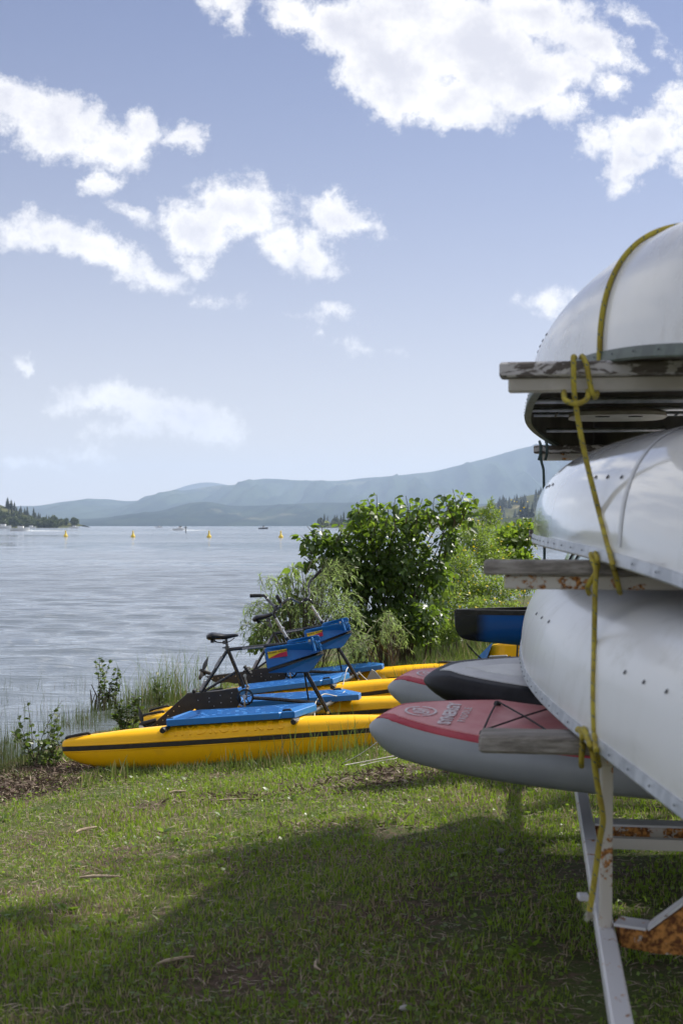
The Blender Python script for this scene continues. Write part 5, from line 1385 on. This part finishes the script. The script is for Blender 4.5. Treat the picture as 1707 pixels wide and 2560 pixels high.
# sprouting shoots with single leaves, each leaf its own piece
lm = []
for k in range(4):
    me = bpy.data.meshes.new('leaf'); q = np.random.default_rng(k)
    v = LEAF_V * .105; v[:, 2] *= .6 + .5 * k
    me.from_pydata([tuple(x) for x in v], [], LEAF_F.tolist()); at = me.attributes.new('rnd', 'FLOAT', 'POINT'); at.data.foreach_set('value', np.full(len(v), k / 4, dtype=np.float32))
    me.materials.append(M['poplar'] if k < 2 else M['fresh']); lm.append(me)
def shoot(x0, y0, x1, y1, D, n, parent, sc=1.0, fresh=.5):
    a, c = P(x0, y0, D), P(x1, y1, D + Q.uniform(-.2, .2)); mid = a.lerp(c, .5) + Vector((Q.uniform(-.05, .05), 0, .03))
    pts = catmull([a, mid, c], 6); s_ = stems_obj('shoot', [(pts, .007, .003)], M['stem'], parent)
    off = wloc(parent)
    for i in range(n):
        t = .2 + .8 * i / max(n - 1, 1); p = pts[min(int(t * (len(pts) - 1)), len(pts) - 1)]
        ang = Q.uniform(0, 6.28); d = Vector((math.cos(ang), math.sin(ang) * .8, Q.uniform(-.9, .15))).normalized()
        o = bpy.data.objects.new('leaf', lm[Q.choice((2, 3)) if Q.random() < fresh else Q.choice((0, 1))]); COL.objects.link(o); o.parent = parent
        z = Vector((0, 0, 1)); y = z.cross(d).normalized(); zz = d.cross(y); R = Matrix((d, y, zz)).transposed() @ Matrix.Rotation(Q.uniform(-.9, .9), 3, 'X')
        o.location = p + d * .03 - off; o.rotation_euler = R.to_euler(); s = sc * Q.uniform(.6, 1.15); o.scale = (s, s, s)
for a in ((935, 1330, 941, 1236, 10), (920, 1320, 918, 1246, 8), (990, 1330, 988, 1244, 9), (1012, 1320, 1014, 1240, 8), (1040, 1340, 1056, 1246, 11), (1080, 1320, 1066, 1262, 8), (1130, 1330, 1131, 1222, 16),
          (1140, 1310, 1110, 1236, 10), (1150, 1310, 1186, 1242, 13), (1160, 1300, 1160, 1232, 9), (795, 1370, 768, 1316, 7), (810, 1365, 806, 1308, 8), (780, 1390, 752, 1338, 9), (775, 1400, 756, 1372, 7),
          (840, 1360, 846, 1308, 8), (870, 1340, 882, 1300, 8), (890, 1330, 902, 1270, 9), (960, 1320, 965, 1262, 8), (1100, 1320, 1085, 1244, 8), (785, 1420, 765, 1410, 6), (1170, 1330, 1178, 1280, 7), (905, 1320, 893, 1255, 7)):
    shoot(*a[:4], 17.9, a[4] + 2, bb, 1.05, .55)

# ---- thin bright shoots left of it
sb = empty('sapling', gpt(735, 18.3), 'thin sapling with a few bright yellow green leaves above the feathery shrub', 'sapling')
for a in ((742, 1500, 735, 1406, 11), (760, 1500, 752, 1412, 8), (722, 1500, 716, 1436, 7), (770, 1530, 790, 1450, 8)): shoot(*a[:4], 17.3, a[4], sb, 1.1, .95)
stems_obj('stem', [([gpt(740, 17.5, -.05), P(742, 1500, 17.3)], .012, .007), ([gpt(750, 17.5, -.05), P(760, 1500, 17.3)], .012, .007), ([gpt(735, 17.5, -.05), P(722, 1500, 17.3)], .01, .006), ([gpt(755, 17.5, -.05), P(770, 1530, 17.3)], .01, .006)], M['stem'], sb)

# ---- feathery willow shrub: arching twigs with narrow leaves
def feathery(name, label, base_px, base_D, spreads, nt, L0, L1, seed, leafL=.055, m_=None, cat='shrub', group=None):
    q = random.Random(seed); nq = np.random.default_rng(seed); base = gpt(base_px, base_D, 0); e = empty(name, base, label, cat, group)
    pos, dirs, sz, lines = [], [], [], []
    for i in range(nt):
        sx, sy, rx, ry, D = q.choice(spreads)
        tip = P(sx + q.uniform(-1, 1) * rx, sy + q.uniform(-1, 1) * ry, D + q.uniform(-.6, .6))
        a0 = base + Vector(((tip.x - base.x) * q.uniform(.1, .6), q.uniform(-.5, .5), .05 + abs(tip.z - base.z) * q.uniform(.15, .85)))
        d = tip - a0; ctrl = a0 + d * .5 + Vector((0, 0, .14 * d.length + .04))
        drop = tip + Vector((d.x * .25 + q.uniform(-.05, .12), d.y * .1, -.02 - .09 * q.random()))
        pts = catmull([a0, ctrl, tip + Vector((0, 0, .05)), drop], 5)
        lines.append((pts, .005, .0015))
        n = q.randint(22, 34)
        for j in range(n):
            t = .25 + .75 * j / n; k = t * (len(pts) - 1); i0 = int(k); fr = k - i0; p = pts[i0].lerp(pts[min(i0 + 1, len(pts) - 1)], fr)
            tg = (pts[min(i0 + 1, len(pts) - 1)] - pts[max(i0 - 1, 0)]).normalized()
            dr = (tg * .8 + Vector((q.uniform(-.7, .7), q.uniform(-.7, .7), q.uniform(-.6, .5)))).normalized()
            pos.append(p); dirs.append(dr); sz.append(leafL * q.uniform(.6, 1.3))
    leaf_object('foliage', np.array(pos), np.array(dirs), np.array(sz), m_ or M['willow'], e, (NARROW_V, NARROW_F), seed=seed)
    stems_obj('stem', lines, M['stem'], e, 3)
    return e
feathery('willow_shrub', 'feathery grey green shrub behind the water bikes, before the big bush', 745, 17.2,
    [(700, 1500, 55, 50, 17.0), (760, 1470, 60, 45, 17.2), (820, 1490, 60, 50, 16.9), (850, 1530, 40, 45, 16.8), (650, 1560, 45, 55, 17.0), (760, 1560, 90, 45, 16.9), (860, 1600, 35, 30, 16.7), (830, 1430, 28, 25, 17.6)], 250, .5, 1, 9, .078)
feathery('willow_shrub', 'small feathery clump low in front of the big bush, right of the blue boxes', 985, 16.9,
    [(985, 1590, 35, 25, 16.8), (960, 1560, 22, 20, 16.9), (890, 1620, 30, 30, 16.6)], 60, .5, 1, 10, .07)
bush('leafy_shrub', 'mid green leafy shrub at the water edge between the two saddles', 'shrub',
    [(690, 1560, 60, 60, 17.4, .5, 300), (650, 1600, 40, 45, 17.3, .4, 190), (740, 1520, 50, 40, 17.5, .4, 180), (770, 1590, 60, 40, 17.3, .4, 160)], [(690, 17.4), (740, 17.4)], .062, M['fresh'], (LEAF_V, LEAF_F), .3, 12, nst=3, stemr=.008)

# ---- the bank to the right: light green tangle with yellow flowers
bush('bank_shrub', 'pale green tangled shrub right of the big bush', 'bush',
    [(1150, 1420, 80, 66, 21, .8, 3800), (1105, 1500, 70, 66, 20, .8, 2800), (1180, 1350, 80, 52, 22, .8, 3000), (1110, 1580, 60, 40, 19.5, .5, 1700), (1060, 1600, 56, 30, 19.2, .5, 900), (1170, 1480, 70, 56, 20.5, .6, 2600), (1230, 1400, 60, 50, 22, .7, 1800)], [(1150, 21), (1110, 20.5), (1180, 22)], .048, M['weed'], (OVAL_V, OVAL_F), .1, 14, nst=3, stemr=.007)
bush('bank_shrub', 'bright green leafy shrub just left of the stacked canoes', 'bush',
    [(1270, 1350, 66, 46, 23, .8, 700), (1315, 1335, 46, 40, 23, .8, 420), (1240, 1390, 66, 40, 22.5, .8, 520), (1300, 1400, 50, 36, 22.5, .6, 380)], [(1270, 23.2), (1240, 23)], .085, M['fresh'], (LEAF_V, LEAF_F), .3, 15, nst=3, stemr=.008)
bush('young_willow', 'upright fine leaved young tree with pointed tops behind the bank shrubs', 'tree',
    [(1226, 1275, 14, 34, 24.5, .3, 300), (1212, 1290, 13, 30, 24.5, .3, 240), (1240, 1292, 14, 30, 24.6, .3, 260), (1225, 1330, 50, 42, 24.5, .7, 900), (1198, 1290, 8, 26, 24.4, .2, 110), (1180, 1320, 40, 32, 24.4, .5, 400), (1262, 1320, 22, 20, 24.6, .3, 160)], [(1225, 24.6), (1215, 24.6)], .065, M['weed'], (NARROW_V * np.array([1, 1.8, 1]), NARROW_F), -.8, 16, nst=2, stemr=.006)
bush('bank_shrub', 'dense pale shrub low beneath the middle timber arm', 'bush',
    [(1240, 1470, 80, 55, 20.5, .8, 2800), (1310, 1450, 50, 50, 21.5, .6, 1500), (1200, 1520, 70, 40, 19.5, .6, 1700), (1280, 1530, 50, 36, 19.5, .6, 900)], [(1250, 21), (1290, 21.5)], .045, M['weed'], (OVAL_V, OVAL_F), .1, 17, nst=2, stemr=.006)
# yellow flowers as countless small blooms
nq = np.random.default_rng(31); n = 420
fx = nq.uniform(1060, 1345, n); fy = nq.choice([1300, 1390, 1450, 1480, 1500, 1560], n) + nq.normal(0, 26, n); fD = nq.uniform(18.6, 21.5, n)
fp = np.array([P(a, c, d) for a, c, d in zip(fx, fy, fD)])
DISC_V = np.array([(0, 0, 0.1)] + [(math.cos(a) * .5, math.sin(a) * .5, 0) for a in np.linspace(0, 6.283, 7)[:-1]]); DISC_F = np.array([(0, 1 + i, 1 + (i + 1) % 6) for i in range(6)])
fo = leaf_object('wildflowers', fp, nq.normal(size=(n, 3)), nq.uniform(.018, .04, n), M['flower'], None, (DISC_V, DISC_F), seed=3)
tag(fo, 'small yellow wildflowers scattered through the bank vegetation', 'flowers')

# ---- tree added out of frame at right to soften shade over lawn and canoes
tq = np.random.default_rng(91); te = empty('added_shade_tree', (6.0, 9.6, 0), 'leafy tree added out of view beyond the right end of the trailer to shade the lawn', 'tree')
nl = 3600; d = tq.normal(size=(nl, 3)); d /= np.linalg.norm(d, axis=1, keepdims=True); ccs = tq.normal(size=(60, 3)); ccs /= np.linalg.norm(ccs, axis=1, keepdims=True)
ccs *= tq.uniform(.45, 1, (60, 1)); tp_ = ccs[tq.integers(0, 60, nl)] + d * tq.uniform(0, .26, (nl, 1)); tp_ = tp_ * np.array([3.0, 3.3, 2.5]) + np.array([6.15, 9.3, 7.0])
tp_ = tp_[tp_[:, 0] / tp_[:, 1] > .262]
leaf_object('crown', tp_, tq.normal(size=tp_.shape) - np.array([0, 0, .4]), tq.uniform(.12, .24, len(tp_)), M['poplar'], te, seed=92)
stems_obj('trunk', [([Vector((6.1, 9.6, -.1)), Vector((6.0, 9.5, 2.5)), Vector((6.2, 9.3, 5.5))], .19, .10)] + [([Vector((6.1, 9.4, 3.5 + .3 * i)), Vector((6.15 + 1.3 * math.cos(i * 1.7), 9.3 + 1.3 * math.sin(i * 1.7), 5.2 + .4 * (i % 3))), Vector((6.15 + 2.2 * math.cos(i * 1.7), 9.3 + 2.2 * math.sin(i * 1.7), 6.4 + .6 * (i % 3)))], .07, .02) for i in range(8)], M['bark'], te, 8)

# ---- blades ----------------------------------------------------------------
def blades(name, pos, h, wd, lean, m_, seed, rnd=None, kind='stuff', segs=2, parent=None, curl=.5):
    q = np.random.default_rng(seed); n = len(pos)
    az = q.uniform(0, 2 * math.pi, n); sx = np.stack([np.cos(az), np.sin(az), np.zeros(n)], 1)
    la = q.uniform(0, 2 * math.pi, n); ld = np.stack([np.cos(la), np.sin(la), np.zeros(n)], 1) * (lean * q.uniform(.2, 1, n))[:, None]
    ts = np.linspace(0, 1, segs + 1); V = []
    for t in ts:
        c = pos + ld * (h * t ** (1 + curl))[:, None]; c = c + np.array([0, 0, 1.0]) * (h * (t - .35 * np.clip(lean, 0, 1.5) * t ** 2))[:, None]
        if t < 1:
            w_ = (wd * (1 - .55 * t))[:, None] / 2; V.append(c - sx * w_); V.append(c + sx * w_)
        else: V.append(c)
    k = len(V); V = np.stack(V, 1).reshape(-1, 3); T = []
    for s in range(segs - 1): T += [(2 * s, 2 * s + 1, 2 * s + 3), (2 * s, 2 * s + 3, 2 * s + 2)]
    T.append((2 * segs - 2, 2 * segs - 1, 2 * segs)); T = np.array(T)
    f = (T[None] + (np.arange(n) * k)[:, None, None]).reshape(-1, 3)
    r = q.uniform(0, 1, n) if rnd is None else rnd
    return np_mesh(name, V, f, m_, parent, np.repeat(r, k), kind=kind)

def vnoise(x, y, s, seed):
    """smooth value noise"""
    q = np.random.default_rng(seed); g = q.uniform(0, 1, (256, 256)); x, y = x * s + 50, y * s + 50
    xi, yi = np.floor(x).astype(int), np.floor(y).astype(int); fx, fy = x - xi, y - yi; fx, fy = fx * fx * (3 - 2 * fx), fy * fy * (3 - 2 * fy)
    a, b_, c, d = g[xi % 256, yi % 256], g[(xi + 1) % 256, yi % 256], g[xi % 256, (yi + 1) % 256], g[(xi + 1) % 256, (yi + 1) % 256]
    return (a * (1 - fx) + b_ * fx) * (1 - fy) + (c * (1 - fx) + d * fx) * fy

def field(n, y0, y1, power=2.0, margin=1.12, seed=0):
    """points over the ground in front of the camera and a step beyond the frame, thinning with distance"""
    q = np.random.default_rng(seed); y = (q.uniform(0, 1, n) * (y1 ** power - y0 ** power) + y0 ** power) ** (1 / power)
    x = q.uniform(-1, 1, n) * (.27 * margin * y + .35)
    return x, y
# wrack: dark strip of old reed litter on the left shore, and bare soil patches
def wrack(x, y):
    d = x - shore(y)
    w_ = np.exp(-((d - .95 - .25 * np.sin(y * 3)) / .62) ** 2) * np.clip((12.8 - y) / .5, 0, 1) * np.clip((y - 8.2) / 1, 0, 1)
    soil = np.exp(-(((x - .28) / .45) ** 2 + ((y - 10.0) / .5) ** 2)) * .6 + np.exp(-(((x + .05) / .5) ** 2 + ((y - 8.1) / .22) ** 2)) * .3 + np.exp(-(((x + .75) / .5) ** 2 + ((y - 9.6) / .22) ** 2)) * .35
    return np.maximum(w_, soil)
x, y = field(430000, 3.2, 22, 1.3, 1.15, 1)
keep = (x - shore(y)) > .15
pn = vnoise(x, y, 1.6, 5) * .6 + vnoise(x, y, 5.5, 6) * .4
bare = np.clip((vnoise(x, y, 2.3, 77) * .6 + vnoise(x, y, 6.5, 78) * .4 - .56) * 4.5, 0, .85) + .45 * np.exp(-(((x - .95) / .7) ** 2 + ((y - 6.0) / 1.6) ** 2))
keep &= (rng.uniform(0, 1, len(x)) > wrack(x, y) * 1.15) & (rng.uniform(0, 1, len(x)) > bare) & (rng.uniform(0, 1, len(x)) < .38 + 1.1 * pn)
x, y, pn = x[keep], y[keep], pn[keep]; n = len(x)
z = zg(x, y); tall = vnoise(x, y, .9, 8)
shd = 1.0
h = (.020 + .050 * tall * rng.uniform(.4, 1.2, n)) * (1 + .35 * np.clip((y - 10) / 8, 0, 1.5)); h *= rng.uniform(.6, 1.35, n)
r = np.clip(rng.uniform(0, .8, n) * .6 + vnoise(x, y, .8, 9) * .45 - .1, 0, .79); straw = rng.uniform(0, 1, n) < .09 + .22 * vnoise(x, y, .7, 12) + .10 * np.clip(-x - .5, 0, 1); r[straw] = rng.uniform(.87, 1, straw.sum())
g_ = blades('grass', np.stack([x, y, z - .004], 1), h, rng.uniform(.0030, .0062, n) * (1 + y / 22), rng.uniform(.2, 1.15, n), M['grass'], 2, r)
tag(g_, 'short trodden lawn grass covering the shore', 'grass')
# flat dead blades and thatch
x, y = field(52000, 3.2, 13, 1.4, 1.15, 3); keep = ((x - shore(y)) > .2); x, y = x[keep], y[keep]; n = len(x)
r = np.where(rng.uniform(0, 1, n) < .55, rng.uniform(.86, 1, n), rng.uniform(0, .6, n))
v, f = scatter(NARROW_V * np.array([1, .45, .5]), NARROW_F, np.stack([x, y, zg(x, y) + rng.uniform(.004, .022, n)], 1), rot_from(np.stack([rng.normal(size=n), rng.normal(size=n), rng.normal(0, .12, n)], 1), rng.uniform(-.5, .5, n)), rng.uniform(.02, .075, n))
o = np_mesh('dry_thatch', v, f, M['litter'], None, np.repeat(r, 4), kind='stuff'); tag(o, 'dry straw and dead blades lying in the lawn', 'litter')
# wrack chips
x, y = field(200000, 7.5, 13.5, 2, 1.15, 4); keep = rng.uniform(0, 1, len(x)) < wrack(x, y); x, y = x[keep], y[keep]; n = len(x)
v, f = scatter(NARROW_V * np.array([1, 1.5, .8]), NARROW_F, np.stack([x, y, zg(x, y) + rng.uniform(.003, .05, n) * wrack(x, y)], 1), rot_from(np.stack([rng.normal(size=n), rng.normal(size=n), rng.normal(0, .35, n)], 1), rng.uniform(-1.5, 1.5, n)), rng.uniform(.02, .085, n))
o = np_mesh('reed_litter', v, f, M['litter'], None, np.repeat(rng.uniform(0, .95, n) ** 1.3, 4), kind='stuff'); tag(o, 'dark brown washed up reed litter along the left shore', 'litter')
# clover and broad weeds in the lawn
x, y = field(16000, 3.4, 14, 1.5, 1.1, 7); keep = ((x - shore(y)) > .5) & (vnoise(x, y, 1.1, 22) > .45); x, y = x[keep], y[keep]; n = len(x)
o = leaf_object('clover', np.stack([x, y, zg(x, y) + rng.uniform(.01, .045, n)], 1), np.stack([rng.normal(size=n), rng.normal(size=n), rng.uniform(0, .4, n)], 1), rng.uniform(.012, .028, n), M['fresh'], None, (OVAL_V * np.array([1, 1.8, 1]), OVAL_F), seed=8); tag(o, 'small round clover leaves among the grass', 'clover')
# broad-leaved weeds pressed flat in the lawn
x, y = field(170, 3.6, 12, 1.5, 1.05, 17); k = (x - shore(y)) > .8; x, y = x[k], y[k]; n = len(x)
an = rng.uniform(0, 6.28, (n, 6)); rr_ = rng.uniform(.5, 1.2, n)
px_ = np.repeat(x, 6); py_ = np.repeat(y, 6); an = an.ravel()
o = leaf_object('lawn_weeds', np.stack([px_, py_, zg(px_, py_) + .006], 1), np.stack([np.cos(an), np.sin(an), rng.uniform(.15, .8, n * 6)], 1), np.repeat(rr_, 6) * rng.uniform(.035, .065, n * 6), M['fresh'], None, (OVAL_V * np.array([1, 1.1, 1.5]), OVAL_F), seed=18, rnd=rng.uniform(0, .5, n * 6)); tag(o, 'flat broad leaved weeds dotted through the lawn', 'weeds')
# reeds: thin stems standing in and by the water
def strip_pts(n, y0, y1, d0, d1, seed, pw=1.0):
    q = np.random.default_rng(seed); y = q.uniform(y0, y1, n); d = d0 + (d1 - d0) * q.uniform(0, 1, n) ** pw; return shore(y) + d, y
x1, y1 = strip_pts(2500, 11.4, 19, -.05, -2.6, 41, 1.5); x2, y2 = strip_pts(4600, 10.4, 13.6, .55, -.7, 42)
x3, y3 = strip_pts(4200, 13.4, 18.2, .5, -.6, 43)
x = np.concatenate([x1, x2, x3]); y = np.concatenate([y1, y2, y3]); cl_ = vnoise(x, y, 2.1, 44); k = rng.uniform(0, 1, len(x)) < np.clip((cl_ - .28) * 2.4, .03, 1); x, y = x[k], y[k]; n = len(x)
hh = (.07 + .27 * rng.uniform(0, 1, n) ** 2.2) * (.75 + .6 * vnoise(x, y, 1.1, 45))
o = blades('reeds', np.stack([x, y, np.minimum(zg(x, y), WATER + .01) * 0 + np.maximum(zg(x, y), WATER - .15)], 1), hh + np.clip(WATER - zg(x, y), 0, .15), rng.uniform(.003, .006, n), rng.uniform(.05, .35, n), M['reed'], 5, np.clip(rng.uniform(0, 1, n) ** 1.2, 0, 1)); tag(o, 'thin dark reeds standing in the shallows along the left shore', 'reeds')
# taller grass clumps
def clump(label, px, D, n, h0, h1, rad, seed, m_='tallgrass', wd=.008, name='grass_clump', lean=.55):
    q = np.random.default_rng(seed); c = gpt(px, D, 0); pos = np.stack([c.x + q.normal(0, rad, n), c.y + q.normal(0, rad * .7, n), np.zeros(n)], 1); pos[:, 2] = zg(pos[:, 0], pos[:, 1]) - .01
    e = empty(name, c, label, 'grass clump', 'tall grass clumps'); o = blades('blades', pos, q.uniform(h0, h1, n), q.uniform(.6, 1.2, n) * wd, q.uniform(.1, 1, n) * lean, M[m_], seed, parent=e, segs=4, curl=.9)
    return e
clump('tall feathery reed grass clump in the shallows just left of the black drive housings', 432, 17.2, 210, .25, .80, .24, 51, lean=.75)
clump('thin reed clump in the shallows left of the tall feathery one', 395, 17.0, 110, .2, .5, .16, 52)
clump('green grass tuft against the nearest yellow float near its middle', 612, 11.55, 90, .08, .24, .14, 53)
clump('dark tall grass tuft against the nearest yellow float, right of its middle', 700, 11.62, 34, .12, .40, .10, 54)
clump('tall curled grass tuft against the right end of the nearest yellow float', 845, 11.55, 64, .12, .42, .13, 55)
clump('small upright tuft at the left foot of the nearest yellow float', 300, 11.5, 16, .08, .26, .05, 56, wd=.012)
clump('grass tuft growing round the front leg foot of the nearer water bike', 830, 12.5, 50, .2, .42, .10, 57)
clump('green grass tuft on the brown litter in front of the nearest float', 222, 11.0, 34, .08, .22, .05, 58)
clump('grass tuft beneath the nose of the nearest red board', 930, 11.2, 60, .1, .3, .14, 59)
x, y = strip_pts(5200, 11.25, 12.0, .9, 3.9, 61); n = len(x); y = 11.72 + rng.normal(0, .13, n) + (x + 1) * -.02
o = blades('tall_grass_fringe', np.stack([x, y, zg(x, y) - .01], 1), rng.uniform(.03, .12, n) * (.4 + vnoise(x, y, 2.2, 62)), rng.uniform(.004, .007, n), rng.uniform(.2, 1, n), M['tallgrass'], 6, segs=3); tag(o, 'uncut grass fringe along the foot of the nearest yellow float', 'grass')
x, y = field(60000, 16, 30, 1.4, .9, 9); k = (x > shore(y) + 1.2) & (x > -.6); x, y = x[k], y[k]; n = len(x)
o = blades('meadow_grass', np.stack([x, y, zg(x, y) - .01], 1), rng.uniform(.06, .35, n) * (.3 + 1.2 * vnoise(x, y, .7, 63)), rng.uniform(.008, .014, n), rng.uniform(.2, .9, n), M['tallgrass'], 7, segs=2); tag(o, 'longer meadow grass on the bank around the bushes', 'grass')
# small shoreline plants
def plant(label, px, D, hgt, n_st, n_lf, lsz, seed, m_='fresh', spread=.25, cat='shrub', name='shoreline_plant', tm=(LEAF_V, LEAF_F), zb=None):
    q = random.Random(seed); c = gpt(px, D, 0); c.z = max(c.z, WATER - .1); e = empty(name, c, label, cat); lines, pos, dirs, sz = [], [], [], []
    for i in range(n_st):
        tip = c + Vector((q.uniform(-1, 1) * spread, q.uniform(-1, 1) * spread * .7, hgt * q.uniform(.45, 1))); a = c + Vector((q.uniform(-.3, .3) * spread, q.uniform(-.3, .3) * spread, -.05))
        pts = catmull([a, a.lerp(tip, .5) + Vector((q.uniform(-.04, .04), 0, .04)), tip], 5); lines.append((pts, .005, .002))
        for j in range(n_lf):
            t = .25 + .75 * j / n_lf; p = pts[int(t * (len(pts) - 1))] ; an = q.uniform(0, 6.28)
            pos.append(p + Vector((q.uniform(-.012, .012), q.uniform(-.012, .012), q.uniform(-.012, .012)))); dirs.append((math.cos(an), math.sin(an), q.uniform(-.2, .9))); sz.append(lsz * q.uniform(.6, 1.25))
    leaf_object('foliage', np.array(pos), np.array(dirs), np.array(sz), M[m_], e, tm, seed=seed); stems_obj('stem', lines, M['stem'], e, 4); return e
plant('small leafy sapling standing alone in the shallow water', 267, 16.6, .70, 15, 26, .044, 71, m_='olive', spread=.19, name='sapling', cat='sapling')
b = MB(); q = random.Random(5)
root_s = empty('drowned_stump', gpt(262, 16.5), 'dark waterlogged roots round the foot of the lone sapling', 'stump')
for i in range(14):
    a = water_at(262 + q.uniform(-30, 32), 16.55 + q.uniform(-.1, .1)) + Vector((0, 0, -.12)); b.tube([a, a + Vector((q.uniform(-.03, .03), 0, q.uniform(.12, .3))), a + Vector((q.uniform(-.05, .05), 0, q.uniform(.2, .42)))], [.012, .009, .004], 5)
b.build('root', M['stem'], root_s)
plant('low leafy plant in the shallows above the stern of the nearest float', 318, 14.6, .42, 16, 15, .05, 72, m_='olive', spread=.17)
plant('thin stalked green shrub on the left shore just left of the nearest float', 85, 12.35, .60, 12, 16, .050, 73, m_='olive', spread=.30)
plant('low green sprig beside the thin stalked shrub, nearer the float', 128, 12.2, .36, 8, 13, .05, 74, m_='olive', spread=.16)
plant('leafy tuft between the reed grass and the black drive leg', 400, 16.6, .45, 9, 12, .045, 75, m_='olive', spread=.15)
# a few sticks, stones
def stick(px, py, L, r, ang, label, bend=.02):
    c = gp(px, py, .028); d = Vector((math.cos(ang), math.sin(ang), .03)) * L / 2; pr = Vector((-d.y, d.x, 0)).normalized() * bend
    b = MB(); b.tube([c - d, c - d * .35 + pr, c + d * .4 + pr * .6, c + d], [r * .5, r, r * .9, r * .4], 7, smooth=3); tag(b.build('stick', M['stick'], smooth=50), label, 'stick', 'sticks lying on the grass')
stick(250, 2207, .20, .009, -.05, 'pale flat stick on the lit grass at left')
stick(217, 2085, .17, .009, .9, 'pale stick above the flat one, angled away in the lit grass')
stick(438, 2420, .16, .007, .6, 'short brown stick in the shaded grass near the bottom')
stick(797, 2430, .12, .006, 1.7, 'thin curved grey twig standing out in the shaded grass', .015)
stick(583, 2010, .22, .007, .1, 'long pale stick in the lit grass below the nearest float')
stick(445, 1990, .12, .012, .3, 'grey bit of driftwood below the nearest float')
for px, py, s, lab in ((1312, 1962, .03, 'pale stone in the grass just under the nearest red board'), (1250, 2134, .022, 'grey stone in the shade under the boards'), (1012, 2530, .018, 'small pale stone at the bottom edge of the grass')):
    c = gp(px, py, .01); b = MB(); q = random.Random(px)
    b.loft([[c + Vector((r_ * s * math.cos(a) * q.uniform(.8, 1.2), r_ * s * .8 * math.sin(a), z_ * s)) for a in np.linspace(0, 2 * math.pi, 9, endpoint=False)] for r_, z_ in ((.6, -.3), (1, .1), (.9, .5), (.4, .75))])
    tag(b.build('stone', M['stone'], smooth=60), lab, 'stone')

# flat print and raised letters become plain meshes
bpy.context.view_layer.update()
dg = bpy.context.evaluated_depsgraph_get(); done = {}
for o in [o for o in bpy.data.objects if o.type == 'FONT']:
    if o.data.name not in done: done[o.data.name] = bpy.data.meshes.new_from_object(o.evaluated_get(dg))
    n_ = bpy.data.objects.new('tmp', done[o.data.name]); COL.objects.link(n_); n_.parent = o.parent
    n_.matrix_parent_inverse = o.matrix_parent_inverse; n_.location = o.location; n_.rotation_euler = o.rotation_euler
    nm = o.name.split('.')[0]; bpy.data.objects.remove(o); n_.name = nm
